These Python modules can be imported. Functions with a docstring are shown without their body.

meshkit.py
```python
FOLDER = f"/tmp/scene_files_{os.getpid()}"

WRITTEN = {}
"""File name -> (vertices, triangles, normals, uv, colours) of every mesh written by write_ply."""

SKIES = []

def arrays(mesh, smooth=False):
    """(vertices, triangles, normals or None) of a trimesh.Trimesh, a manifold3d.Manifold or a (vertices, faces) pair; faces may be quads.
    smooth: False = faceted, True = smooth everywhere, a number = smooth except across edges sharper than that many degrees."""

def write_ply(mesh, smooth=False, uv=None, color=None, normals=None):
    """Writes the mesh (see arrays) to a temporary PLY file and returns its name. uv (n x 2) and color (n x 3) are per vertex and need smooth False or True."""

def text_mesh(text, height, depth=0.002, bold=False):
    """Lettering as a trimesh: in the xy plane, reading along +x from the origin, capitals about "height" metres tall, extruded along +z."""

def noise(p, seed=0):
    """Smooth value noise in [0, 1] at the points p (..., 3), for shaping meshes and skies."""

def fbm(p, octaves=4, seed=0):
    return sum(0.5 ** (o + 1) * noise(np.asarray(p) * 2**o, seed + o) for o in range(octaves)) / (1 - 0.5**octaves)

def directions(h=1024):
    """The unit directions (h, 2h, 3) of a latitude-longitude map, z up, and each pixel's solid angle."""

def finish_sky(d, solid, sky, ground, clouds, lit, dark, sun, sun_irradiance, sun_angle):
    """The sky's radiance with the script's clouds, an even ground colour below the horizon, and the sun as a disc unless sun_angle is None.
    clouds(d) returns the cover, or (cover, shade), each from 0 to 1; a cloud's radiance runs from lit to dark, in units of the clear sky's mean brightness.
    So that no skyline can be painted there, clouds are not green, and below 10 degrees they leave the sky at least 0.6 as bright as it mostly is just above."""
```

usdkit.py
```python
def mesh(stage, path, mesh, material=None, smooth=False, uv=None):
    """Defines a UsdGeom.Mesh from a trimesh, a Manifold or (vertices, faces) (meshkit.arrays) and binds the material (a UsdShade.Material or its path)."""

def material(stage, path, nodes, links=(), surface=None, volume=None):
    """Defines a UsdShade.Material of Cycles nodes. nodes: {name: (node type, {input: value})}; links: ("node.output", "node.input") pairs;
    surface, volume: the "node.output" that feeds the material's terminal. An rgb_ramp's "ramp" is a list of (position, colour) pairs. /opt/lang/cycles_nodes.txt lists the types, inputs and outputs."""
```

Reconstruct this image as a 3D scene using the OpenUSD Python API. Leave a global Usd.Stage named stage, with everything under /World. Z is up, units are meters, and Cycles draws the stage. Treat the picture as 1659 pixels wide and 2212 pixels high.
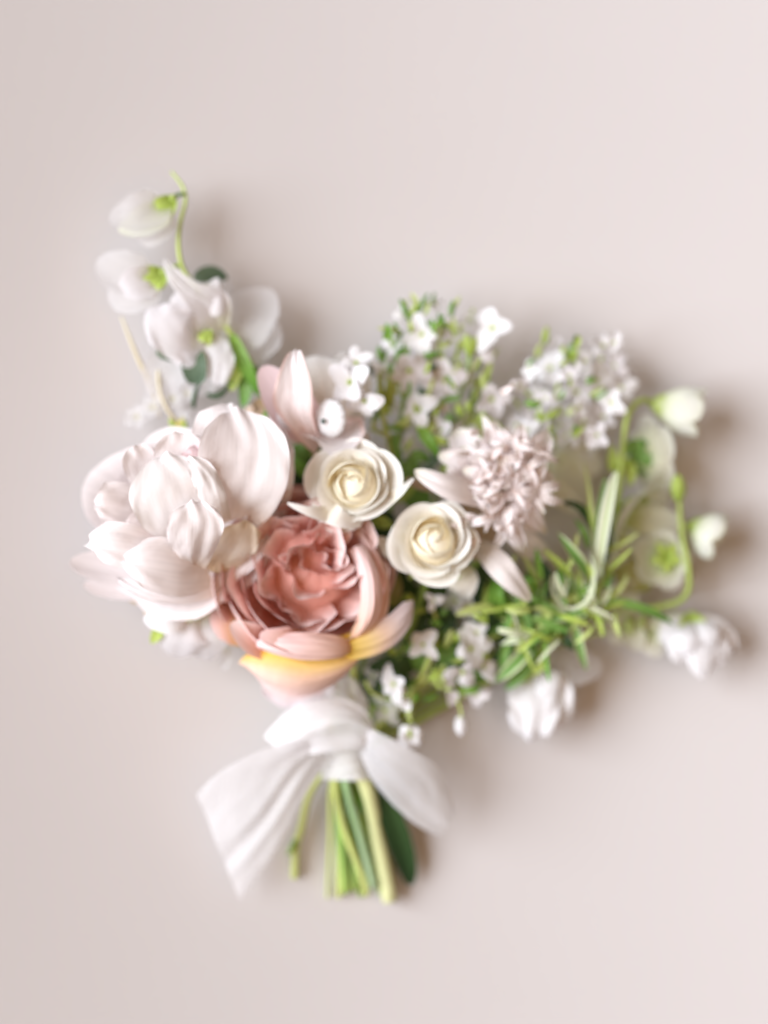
import math, random
import numpy as np
import usdkit, meshkit
from pxr import Usd, UsdGeom, UsdLux, UsdShade, Gf, Sdf, Vt

stage = Usd.Stage.CreateInMemory()
UsdGeom.SetStageUpAxis(stage, 'Z')
UsdGeom.SetStageMetersPerUnit(stage, 1.0)
UsdGeom.Xform.Define(stage, '/World')
UsdGeom.Scope.Define(stage, '/World/Looks')

# ------------------------------------------------------------------ camera: straight above the tabletop
CAM_H = 1.40                      # metres above the surface
WIDE = 0.50                       # width of surface in the frame
PXN = 1659.0                      # layout grid: the frame is 1659 x 2212 grid steps at surface height
cam = UsdGeom.Camera.Define(stage, '/World/camera')
cam.CreateHorizontalApertureAttr(36.0)
cam.CreateVerticalApertureAttr(48.0)
cam.CreateFocalLengthAttr(36.0 * CAM_H / WIDE)
cam.CreateFocusDistanceAttr(CAM_H - 0.185)
cam.CreateFStopAttr(2.0)
cam.CreateClippingRangeAttr((0.05, 50))
cam.CreateExposureAttr(0.0)
cam.AddTranslateOp().Set(Gf.Vec3d(0, 0, CAM_H))

# ------------------------------------------------------------------ lamps: a soft window-like key at the left, a weak warm room fill
def rect_light(name, pos, target, w, h, intensity, color):
    l = UsdLux.RectLight.Define(stage, '/World/' + name)
    l.CreateWidthAttr(w); l.CreateHeightAttr(h); l.CreateIntensityAttr(intensity); l.CreateColorAttr(Gf.Vec3f(*color))
    m = Gf.Matrix4d(); m.SetLookAt(Gf.Vec3d(*pos), Gf.Vec3d(*target), Gf.Vec3d(0, 1, 0.01))
    l.AddTransformOp().Set(m.GetInverse())
    return l
rect_light('key_lamp', (-6.1, 0.6, 6.6), (0, 0, 0), 6.4, 6.4, 12.9, (0.92, 0.975, 1.05))
rect_light('fill_lamp', (0.6, -0.2, 3.0), (0.1, 0, 0), 4.0, 4.0, 0.84, (1.0, 0.57, 0.26))

rng = random.Random(7)
PX = WIDE / PXN

SAG = .68                         # the paper sweeps up gently towards the left
def rise(x):
    d = np.clip(.27 - np.asarray(x, float), 0, None)
    return np.where(d < .9, .5 * SAG * d**2, .5 * SAG * .81 + SAG * .9 * (d - .9)) - .5 * SAG * .15**2
ZK = 1.0                          # flattens the outlying sprigs towards the surface they lie on
def P(x, y, z):
    h = z * ZK; z = h
    for _ in range(5):            # z counts from the paper below
        z = h + .8 * float(rise((x - PXN / 2) * PX * (CAM_H - z) / CAM_H))
    s = PX * (CAM_H - z) / CAM_H
    return np.array([(x - PXN / 2) * s, -(y - 1106.0) * s, z])

def PP(pts):
    return np.array([P(*p) for p in pts])

def unit(v):
    v = np.asarray(v, float)
    return v / max(np.linalg.norm(v), 1e-12)

# ------------------------------------------------------------------ materials
def mat_surface():
    return usdkit.material(stage, '/World/Looks/backdrop_paper', {
        'g': ('geometry', {}),
        'n': ('noise_texture', {'scale': 5.0, 'detail': 3.0}),
        'r': ('rgb_ramp', {'ramp': [(0.25, (0.582, 0.548, 0.542)), (0.75, (0.597, 0.562, 0.556))]}),
        'n2': ('noise_texture', {'scale': 420.0, 'detail': 4.0}),
        'b': ('bump', {'strength': 0.12, 'distance': 0.0006}),
        'p': ('principled_bsdf', {'roughness': 0.85, 'specular_ior_level': 0.2}),
    }, [('g.position', 'n.vector'), ('n.fac', 'r.fac'), ('r.color', 'p.base_color'), ('g.position', 'n2.vector'), ('n2.fac', 'b.height'), ('b.normal', 'p.normal')], surface='p.BSDF')

def mat_petal(name, ramp, trans=0.35, rough=0.55, vein=0.07, vs=(16, 1.3), across=None, spec=0.25, clear=0.0, bump=0.25, tcol=None, axis='y'):
    """Thin organic sheet: colour along the length (v) from base to tip, optional colour towards the margins (|u|), fine lengthwise veins."""
    n = {
        'uv': ('texture_coordinate', {}), 'sp': ('separate_xyz', {}),
        'oi': ('object_info', {}), 'off': ('combine_xyz', {'x': 0.0, 'y': 0.0}), 'o9': ('math', {'math_type': 'multiply', 'value2': 37.0}),
        'add': ('vector_math', {'math_type': 'add'}),
        'mp': ('mapping', {'scale': (vs[0], vs[1], 1.0)}),
        'nz': ('noise_texture', {'scale': 1.0, 'detail': 3.0, 'roughness': 0.6}),
        'mr': ('map_range', {'from_min': 0.25, 'from_max': 0.75, 'to_min': 1.0 - vein, 'to_max': 1.0 + vein * 0.4}),
        'rv': ('rgb_ramp', {'ramp': ramp}),
        'mul': ('mix_color', {'blend_type': 'multiply', 'fac': 1.0}), 'cc': ('combine_xyz', {}),
        'bp': ('bump', {'strength': bump, 'distance': 0.0008}),
        'p': ('principled_bsdf', {'roughness': rough, 'specular_ior_level': spec}),
        't': ('translucent_bsdf', {}),
        'mx': ('mix_closure', {'fac': trans}),
    }
    l = [('uv.UV', 'sp.vector'), ('sp.' + axis, 'rv.fac'), ('oi.random', 'o9.value1'), ('o9.value', 'off.z'), ('uv.UV', 'mp.vector'), ('mp.vector', 'add.vector1'), ('off.vector', 'add.vector2'),
         ('add.vector', 'nz.vector'), ('nz.fac', 'mr.value'), ('mr.result', 'cc.x'), ('mr.result', 'cc.y'), ('mr.result', 'cc.z'), ('cc.vector', 'mul.b'),
         ('nz.fac', 'bp.height'), ('bp.normal', 'p.normal'), ('mul.result', 'p.base_color'),
         ('p.BSDF', 'mx.closure1'), ('t.BSDF', 'mx.closure2')]
    if across is not None:
        n |= {'ua': ('math', {'math_type': 'subtract', 'value2': 0.5}), 'ub': ('math', {'math_type': 'absolute'}),
              'uc': ('math', {'math_type': 'multiply', 'value2': 2.0}),
              'un': ('math', {'math_type': 'multiply_add', 'value2': 0.30, 'value3': -0.15}), 'ud': ('math', {'math_type': 'add'}),
              'ru': ('rgb_ramp', {'ramp': [(a, (f, f, f)) for a, f, _ in across]}),
              'mu': ('mix_color', {'blend_type': 'mix', 'b': across[-1][2]})}
        l += [('sp.x', 'ua.value1'), ('ua.value', 'ub.value1'), ('ub.value', 'uc.value1'), ('nz.fac', 'un.value1'), ('uc.value', 'ud.value1'), ('un.value', 'ud.value2'),
              ('ud.value', 'ru.fac'), ('ru.color', 'mu.fac'), ('rv.color', 'mu.a'), ('mu.result', 'mul.a')]
    else:
        l += [('rv.color', 'mul.a')]
    if tcol is not None:
        n['tm'] = ('mix_color', {'blend_type': 'multiply', 'fac': 1.0, 'b': tcol})
        l += [('mul.result', 'tm.a'), ('tm.result', 't.color')]
    else:
        l += [('mul.result', 't.color')]
    out = 'mx.closure'
    if clear > 0:
        n |= {'tr': ('transparent_bsdf', {'color': (1, 1, 1)}), 'mt': ('mix_closure', {'fac': clear})}
        l += [('mx.closure', 'mt.closure1'), ('tr.BSDF', 'mt.closure2')]
        out = 'mt.closure'
    return usdkit.material(stage, '/World/Looks/' + name, n, l, surface=out)

M = {}
M['surface'] = mat_surface()
W = lambda *c: tuple(c)
M['peony'] = mat_petal('peony_petal', [(0, W(.88, .76, .66)), (.3, W(.92, .85, .835)), (1, W(.93, .875, .88))], trans=.32, vein=.09)
M['peony_white'] = mat_petal('peony_inner_petal', [(0, W(.90, .82, .76)), (.4, W(.94, .91, .90)), (1, W(.95, .92, .92))], trans=.3, vein=.07)
M['peony_tan'] = mat_petal('peony_aged_petal', [(0, W(.80, .66, .44)), (.5, W(.86, .77, .67)), (1, W(.85, .72, .54))], trans=.42, vein=.1)
M['garden'] = mat_petal('garden_rose_petal', [(0, W(.84, .42, .12)), (.3, W(.79, .38, .29)), (.6, W(.84, .52, .46)), (.85, W(.88, .64, .60)), (1, W(.92, .75, .73))], trans=.22, vein=.11, vs=(9, 1.2), tcol=(1, .82, .76))
M['garden_outer'] = mat_petal('garden_rose_outer_petal', [(0, W(.88, .60, .07)), (.3, W(.88, .60, .15)), (.55, W(.82, .48, .27)), (.8, W(.80, .50, .42)), (1, W(.82, .58, .56))], trans=.2, vein=.07)
M['garden_side'] = mat_petal('garden_rose_side_petal', [(0, W(0.894, 0.683, 0.675)), (.4, W(0.884, 0.628, 0.595)), (.8, W(0.874, 0.584, 0.480)), (1, W(0.884, 0.573, 0.366))], trans=.18, vein=.1)
M['garden_bottom'] = mat_petal('garden_rose_yellow_petal', [(0, W(.86, .46, .10)), (.14, W(.89, .60, .12)), (.34, W(.88, .60, .24)), (.6, W(.84, .56, .42)), (1, W(.84, .62, .60))], trans=.15, vein=.09, vs=(2, 14), axis='x')
M['garden_deep'] = mat_petal('garden_rose_heart', [(0, W(.74, .36, .26)), (1, W(.76, .38, .33))], trans=.1, vein=.1)
M['garden_pale'] = mat_petal('garden_rose_lilac_petal', [(0, W(.84, .50, .05)), (.22, W(.88, .62, .09)), (.42, W(.86, .62, .26)), (.58, W(.80, .56, .42)), (.75, W(.79, .65, .64)), (1, W(.78, .69, .74))], trans=.3, vein=.05)
M['rose'] = mat_petal('white_rose_petal', [(0, W(.93, .80, .50)), (.35, W(.95, .89, .74)), (.7, W(.96, .93, .86)), (1, W(.96, .945, .91))], trans=.26, vein=.03)
M['rose_heart'] = mat_petal('white_rose_heart_petal', [(0, W(.92, .74, .40)), (.5, W(.94, .83, .58)), (.85, W(.95, .88, .70)), (1, W(.96, .92, .80))], trans=.26, vein=.03)
M['blush'] = mat_petal('blush_petal', [(0, W(.84, .66, .60)), (.5, W(.88, .78, .77)), (1, W(.90, .85, .86))], trans=.32, vein=.08, across=[(.7, 0, None), (1, .6, (.84, .52, .45))])
M['blush_pink'] = mat_petal('blush_pink_petal', [(0, W(.76, .50, .42)), (.6, W(.80, .60, .60)), (1, W(.80, .62, .64))], trans=.3, vein=.08)
M['blush_sheer'] = mat_petal('blush_sheer_petal', [(0, W(.84, .74, .64)), (.8, W(.88, .82, .76)), (1, W(.92, .90, .89))], trans=.5, vein=.1, clear=.12)
M['pinkstar'] = mat_petal('pink_star_petal', [(0, W(.85, .70, .62)), (.35, W(.90, .81, .79)), (.85, W(.92, .845, .84)), (1, W(.90, .86, .76))], trans=.34, vein=.08, vs=(12, 1.6))
M['pinktan'] = mat_petal('pink_star_underside', [(0, W(.55, .36, .20)), (1, W(.74, .58, .46))], trans=.35, vein=.1)
M['white'] = mat_petal('white_petal', [(0, W(.82, .82, .66)), (.3, W(.86, .845, .855)), (1, W(.87, .855, .875))], trans=.28, vein=.06)
M['sheer'] = mat_petal('sheer_petal', [(0, W(.80, .80, .62)), (.35, W(.84, .82, .80)), (1, W(.85, .83, .84))], trans=.5, vein=.08, clear=.38)
M['lilac'] = mat_petal('lilac_white_petal', [(0, W(.80, .78, .66)), (.3, W(.83, .79, .81)), (1, W(.85, .81, .84))], trans=.3, vein=.06)
M['cream'] = mat_petal('cream_bell_petal', [(0, W(.60, .70, .24)), (.35, W(.84, .85, .68)), (.75, W(.88, .88, .82)), (1, W(.86, .87, .74))], trans=.4, vein=.05)
M['bell'] = mat_petal('pale_bell_petal', [(0, W(.62, .72, .28)), (.4, W(.84, .85, .66)), (1, W(.87, .86, .77))], trans=.46, vein=.08, clear=.18)
M['pea'] = mat_petal('sweet_pea_petal', [(0, W(.84, .83, .66)), (.3, W(.88, .85, .86)), (1, W(.89, .86, .885))], trans=.42, vein=.07, clear=.12)
M['olivepetal'] = mat_petal('olive_petal', [(0, W(.35, .36, .10)), (.6, W(.50, .46, .20)), (1, W(.30, .32, .06))], trans=.4, vein=.1)
M['lime'] = mat_petal('lime_green', [(0, W(.38, .52, .08)), (.6, W(.52, .65, .15)), (1, W(.56, .67, .19))], trans=.3, vein=.15, rough=.5)
M['limepale'] = mat_petal('pale_lime_green', [(0, W(.50, .61, .16)), (1, W(.66, .73, .32))], trans=.3, vein=.12, rough=.5)
M['green'] = mat_petal('mid_green_leaf', [(0, W(.24, .40, .09)), (1, W(.16, .34, .07))], trans=.3, vein=.25, rough=.45, spec=.35)
M['bright'] = mat_petal('bright_green_leaf', [(0, W(.26, .42, .07)), (1, W(.17, .42, .06))], trans=.3, vein=.2, rough=.45, spec=.35)
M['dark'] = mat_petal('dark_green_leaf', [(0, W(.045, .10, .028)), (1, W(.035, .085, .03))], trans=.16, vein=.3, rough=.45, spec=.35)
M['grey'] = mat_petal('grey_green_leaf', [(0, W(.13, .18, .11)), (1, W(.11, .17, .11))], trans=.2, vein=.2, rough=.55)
M['varieg'] = mat_petal('cream_edged_leaf', [(0, W(.50, .60, .22)), (.3, W(.22, .42, .10)), (1, W(.18, .38, .09))], trans=.28, vein=.25, rough=.45, spec=.35, across=[(.5, 0, None), (.8, .9, (.76, .80, .52))])
M['varpale'] = mat_petal('mostly_cream_leaf', [(0, W(.60, .68, .34)), (1, W(.45, .56, .22))], trans=.28, vein=.2, rough=.45, across=[(.1, .1, None), (.5, 1, (.80, .82, .66))])
M['stem'] = mat_petal('green_stem', [(0, W(0.375, 0.525, 0.125)), (.1, W(0.275, 0.450, 0.100)), (1, W(0.300, 0.475, 0.112))], trans=.0, vein=.35, vs=(3, 9), rough=.45, spec=.4)
M['stemlime'] = mat_petal('lime_stem', [(0, W(0.575, 0.632, 0.218)), (1, W(0.483, 0.598, 0.149))], trans=.0, vein=.2, vs=(3, 9), rough=.5, spec=.35)
M['stempale'] = mat_petal('pale_thick_stem', [(0, W(0.694, 0.706, 0.370)), (.4, W(0.650, 0.672, 0.314)), (1, W(0.560, 0.638, 0.224))], trans=.0, vein=.18, vs=(4, 7), rough=.5, spec=.35)
M['stemgrey'] = mat_petal('grey_green_stem', [(0, W(0.360, 0.480, 0.288)), (.5, W(0.288, 0.456, 0.192)), (1, W(0.360, 0.552, 0.144))], trans=.0, vein=.25, vs=(4, 7), rough=.5, spec=.35)
M['stemdark'] = mat_petal('dark_stem', [(0, W(.06, .13, .03)), (.6, W(.10, .20, .05)), (1, W(.16, .28, .07))], trans=.0, vein=.3, vs=(4, 7), rough=.5, spec=.35)
M['twig'] = mat_petal('beige_stem', [(0, W(.62, .52, .34)), (1, W(.70, .64, .46))], trans=.0, vein=.15, rough=.6)
M['yellow'] = mat_petal('yellow_tip', [(0, W(.70, .55, .14)), (1, W(.68, .62, .22))], trans=.2, vein=.1)
M['domewhite'] = mat_petal('white_flower_centre', [(0, W(.86, .86, .87)), (1, W(.87, .865, .88))], trans=.15, vein=.08, vs=(30, 30), bump=.6)
M['eye'] = mat_petal('dark_green_eye', [(0, W(.012, .05, .045)), (1, W(.02, .07, .06))], trans=0, vein=.3)

def mat_ribbon(name, col, trans, clear):
    return usdkit.material(stage, '/World/Looks/' + name, {
        'uv': ('texture_coordinate', {}),
        'mp': ('mapping', {'scale': (260, 520, 1)}), 'w1': ('noise_texture', {'scale': 1.0, 'detail': 1.0}),
        'm2': ('mapping', {'scale': (9, 2.0, 1)}), 'w2': ('noise_texture', {'scale': 1.0, 'detail': 4.0, 'roughness': .65, 'distortion': .6}),
        'ad': ('math', {'math_type': 'multiply_add', 'value2': 0.10}),
        'b': ('bump', {'strength': .35, 'distance': 0.0016}),
        'p': ('principled_bsdf', {'roughness': .7, 'specular_ior_level': .2, 'base_color': col, 'sheen_weight': .2}),
        't': ('translucent_bsdf', {'color': col}), 'tr': ('transparent_bsdf', {}),
        'mx': ('mix_closure', {'fac': trans}), 'mt': ('mix_closure', {'fac': clear}),
    }, [('uv.UV', 'mp.vector'), ('mp.vector', 'w1.vector'), ('uv.UV', 'm2.vector'), ('m2.vector', 'w2.vector'), ('w1.fac', 'ad.value1'), ('w2.fac', 'ad.value3'), ('ad.value', 'b.height'),
        ('b.normal', 'p.normal'), ('p.BSDF', 'mx.closure1'), ('t.BSDF', 'mx.closure2'), ('mx.closure', 'mt.closure1'), ('tr.BSDF', 'mt.closure2')], surface='mt.closure')
M['ribbon'] = mat_ribbon('white_chiffon', (.88, .865, .885), .36, .32)
M['ribbon_knot'] = mat_ribbon('white_chiffon_layers', (.88, .87, .89), .30, .16)

# ------------------------------------------------------------------ scene graph helpers
used = {}
def numbered(parent, name):
    k = (parent, name); n = used.get(k, 0); used[k] = n + 1
    return f'{parent}/{name}' if n == 0 else f'{parent}/{name}_{n:03d}'

class Thing:
    def __init__(self, name, label, cat, base, group=None):
        self.base = np.asarray(base, float)
        self.path = numbered('/World', name)
        x = UsdGeom.Xform.Define(stage, self.path); x.AddTranslateOp().Set(Gf.Vec3d(*map(float, self.base)))
        p = x.GetPrim(); p.SetCustomDataByKey('label', label); p.SetCustomDataByKey('category', cat)
        if group: p.SetCustomDataByKey('group', group)
    def add(self, name, mesh, material, parent=None, label=None):
        v, f, uv = mesh
        path = numbered(parent or self.path, name)
        m = usdkit.mesh(stage, path, (np.asarray(v) - self.base, f), M[material], smooth=True, uv=uv)
        m.CreateDoubleSidedAttr(True)
        if label: m.GetPrim().SetCustomDataByKey('label', label)
        return path

# ------------------------------------------------------------------ shape helpers; all return (vertices, quads, uv)
def grid_faces(nv, nu):
    i, j = np.meshgrid(np.arange(nv - 1), np.arange(nu - 1), indexing='ij')
    a = (i * nu + j).ravel()
    return np.stack([a, a + 1, a + nu + 1, a + nu], 1)

def curve(pts, t):
    """Smooth curve through the points (Catmull-Rom on chord length), sampled at t in 0..1."""
    pts = np.asarray(pts, float)
    if len(pts) == 2:
        return pts[0] + (pts[1] - pts[0]) * np.asarray(t)[..., None]
    d = np.r_[0, np.cumsum(np.sqrt(np.linalg.norm(np.diff(pts, axis=0), axis=1)) ** 2)]
    d = d / d[-1]
    m = np.empty_like(pts)
    m[1:-1] = (pts[2:] - pts[:-2]) / (d[2:] - d[:-2])[:, None]
    m[0] = 2 * (pts[1] - pts[0]) / (d[1] - d[0]) - m[1]
    m[-1] = 2 * (pts[-1] - pts[-2]) / (d[-1] - d[-2]) - m[-2]
    t = np.clip(np.asarray(t, float), 0, 1)
    k = np.clip(np.searchsorted(d, t, 'right') - 1, 0, len(d) - 2)
    h = d[k + 1] - d[k]; s = (t - d[k]) / h
    s = s[..., None]; h = h[..., None]
    return (2 * s**3 - 3 * s**2 + 1) * pts[k] + (s**3 - 2 * s**2 + s) * h * m[k] + (-2 * s**3 + 3 * s**2) * pts[k + 1] + (s**3 - s**2) * h * m[k + 1]

def blade(pts, w, n=(0, 0, 1), cup=0.0, base=.3, full=.55, rnd=.3, tip=1.0, lance=None, prof=None, nu=9, nv=13, ruffle=0.0, rf=2.5, curl=0.0, wr=0.0, skew=0.0, seed=0):
    """Petal, leaf or cloth strip along the layout points; w = half width (layout steps), n = the way its inner face looks.
    cup > 0 lifts the margins towards n; rnd rounds the far end; lance=(a,b) gives a pointed leaf outline; prof = list of (v, relative half width)."""
    r = np.random.default_rng(seed + 1000)
    C = PP(pts); w = w * PX
    u = np.linspace(-1, 1, nu); v = np.linspace(0, 1, nv)
    if lance: v = 0.5 - 0.5 * np.cos(np.pi * v)
    U, V = np.meshgrid(u, v)
    vv = V if lance else V * (1 - rnd * np.abs(U) ** 2.4)
    c = curve(C, vv); e = 1e-3
    T = curve(C, np.clip(vv + e, 0, 1)) - curve(C, np.clip(vv - e, 0, 1))
    T /= np.maximum(np.linalg.norm(T, axis=-1, keepdims=True), 1e-12)
    n = np.asarray(n, float)
    if n.ndim == 2: n = curve(n, vv)
    B = np.cross(T, np.broadcast_to(n, T.shape)); B /= np.maximum(np.linalg.norm(B, axis=-1, keepdims=True), 1e-9)
    N = np.cross(B, T)
    if lance:
        a, b = lance; g = V**a * (1 - V)**b; pk = (a / (a + b))**a * (b / (a + b))**b; ww = np.maximum(g / pk, .02)
    elif prof is not None:
        px_, py_ = zip(*prof); s = np.clip(V, 0, 1); ww = np.interp(s, px_, py_)
        ww = np.interp(V, v, np.convolve(np.pad(np.interp(v, px_, py_), 1, 'edge'), [.25, .5, .25], 'valid'))
    else:
        s = np.clip(V / full, 0, 1); s = s * s * (3 - 2 * s)
        ww = base + (1 - base) * s
        if tip < 1: ww = ww * (1 - (1 - tip) * np.clip((V - full) / max(1 - full, .05), 0, 1) ** 2)
    ww = ww * (1 + 0.05 * (meshkit.noise(np.stack([V * 5 + seed * 3.1, np.sign(U) * 2, U * 0], -1), 3) - .5) * 2)
    X = c + B * (U * w * ww)[..., None]
    ph = r.uniform(0, 6.28, 4)
    off = cup * w * ww * U**2
    if ruffle:
        off = off + ruffle * PX * (np.abs(U)**1.6 * V**.5 * np.sin(rf * 6.28 * V + ph[0] + np.where(U > 0, ph[1], 0)) + V**4 * (1 - .3 * np.abs(U)) * np.sin(rf * 3.4 * U + ph[2]) * .8)
    if curl: off = off + curl * PX * np.clip(V - .6, 0, 1)**2 / .16
    if wr: off = off + wr * PX * (meshkit.fbm(np.stack([U * 2.2 + seed, V * 1.3, V * 0 + seed * .7], -1), 3, seed) - .5) * 2 * np.minimum(1, V * 3)
    X = X + N * off[..., None]
    uv = np.stack([(U + 1) / 2, V], -1)
    return X.reshape(-1, 3), grid_faces(nv, nu), uv.reshape(-1, 2)

def patch(A, B, nu=25, nv=31, folds=0.0, nf=3.0, wr=0.0, belly=0.0, seed=0, rnd=0.0, ruf=0.0):
    """Cloth or petal spanned between two border curves of layout points, with soft lengthwise folds."""
    v = np.linspace(0, 1, nv); u = np.linspace(0, 1, nu)
    U, V = np.meshgrid(u, v)
    vv = V * (1 - rnd * np.abs(2 * U - 1)**2.2)
    if ruf: vv = vv * (1 - .07 * V**3 * meshkit.noise(np.stack([U * 5 + seed * 3, U * 0, U * 0], -1), seed + 4))
    X = curve(PP(A), vv) * (1 - U[..., None]) + curve(PP(B), vv) * U[..., None]
    du, dv = np.gradient(X, axis=1), np.gradient(X, axis=0)
    N = np.cross(dv, du); N /= np.maximum(np.linalg.norm(N, axis=-1, keepdims=True), 1e-12); N *= np.sign(N[..., 2:3] + 1e-9)
    w = meshkit.noise(np.stack([U * 2 + seed, V * 1.4, V * 0], -1), seed)
    h = folds * (np.sin(6.283 * nf * (U + .22 * (w - .5)) + seed) * .6 + .5 * np.sin(6.283 * nf * 1.7 * (U + .3 * (w - .5)) + 1 + seed)) * (.35 + .65 * np.sin(np.pi * np.clip(V * .75 + .1, 0, 1)))
    h = h + wr * (meshkit.fbm(np.stack([U * 2.5, V * 2.5, V * 0 + seed], -1), 4, seed) - .5) * 2 + belly * np.sin(np.pi * U)
    if rnd: h = h * (1 - .8 * V**4)
    if ruf:
        e = np.maximum(V**4, (np.abs(2 * U - 1) * np.minimum(1, V * 1.6))**6)
        h = h + ruf * e * (np.sin(6.283 * (2.3 * U + 1.7 * V) + seed) + .6 * np.sin(6.283 * (3.9 * U + 2.6 * V) + 2 * seed))
    X = X + N * (h * PX)[..., None]
    return X.reshape(-1, 3), grid_faces(nv, nu), np.stack([U, V], -1).reshape(-1, 2)

def tube(pts, rad, n=10, k=None, cap=True, wob=0.0, seed=0):
    """Round stem through the layout points with radius (layout steps), a number or one per point."""
    C = PP(pts); k = k or max(6, 5 * len(pts)); t = np.linspace(0, 1, k)
    c = curve(C, t)
    rr = np.interp(t, np.linspace(0, 1, len(np.atleast_1d(rad))), np.atleast_1d(rad)) * PX
    T = np.gradient(c, axis=0); T /= np.maximum(np.linalg.norm(T, axis=1, keepdims=True), 1e-12)
    a = np.cross(T, (0.31, 0.2, 0.93)); a /= np.maximum(np.linalg.norm(a, axis=1, keepdims=True), 1e-9); b = np.cross(T, a)
    th = np.linspace(0, 2 * np.pi, n)
    if wob: rr = rr * (1 + wob * (meshkit.noise(np.stack([t * 9, t * 0, t * 0 + seed], -1), seed) - .5))
    X = c[:, None] + rr[:, None, None] * (np.cos(th)[None, :, None] * a[:, None] + np.sin(th)[None, :, None] * b[:, None])
    U, V = np.meshgrid(np.linspace(0, 1, n), t)
    if cap:
        X = np.concatenate([np.repeat(c[:1, None], n, 1), X, np.repeat(c[-1:, None], n, 1)]); U = np.r_[U[:1], U, U[-1:]]; V = np.r_[V[:1], V, V[-1:]]
    return X.reshape(-1, 3), grid_faces(X.shape[0], n), np.stack([U, V], -1).reshape(-1, 2)

def frame(axis, spin=0.0):
    a = unit(axis); x = unit(np.cross((0, 1, 0.001), a)); y = np.cross(a, x)
    c, s = math.cos(spin), math.sin(spin)
    return np.stack([c * x + s * y, -s * x + c * y, a], 1)

def blob(c, rx, ry, rz, axis=(0, 0, 1), spin=0.0, nu=14, nv=10, noise_=0.0, seed=0, point=0.0):
    """Rounded bud or dome centred at layout point c, radii in layout steps, rz along the axis; point > 0 sharpens the tip."""
    th, v = np.meshgrid(np.linspace(0, 2 * np.pi, nu), np.linspace(0, 1, nv))
    ph = v * np.pi
    r = np.sin(ph) ** (1 + point * v)
    X = np.stack([rx * r * np.cos(th), ry * r * np.sin(th), -rz * np.cos(ph)], -1) * PX
    if noise_: X = X * (1 + noise_ * (meshkit.noise(X / PX * .12 + seed, seed) - .5)[..., None])
    X = X.reshape(-1, 3) @ frame(axis, spin).T + P(*c)
    return X, grid_faces(nv, nu), np.stack([th / 6.2832, v], -1).reshape(-1, 2)

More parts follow.
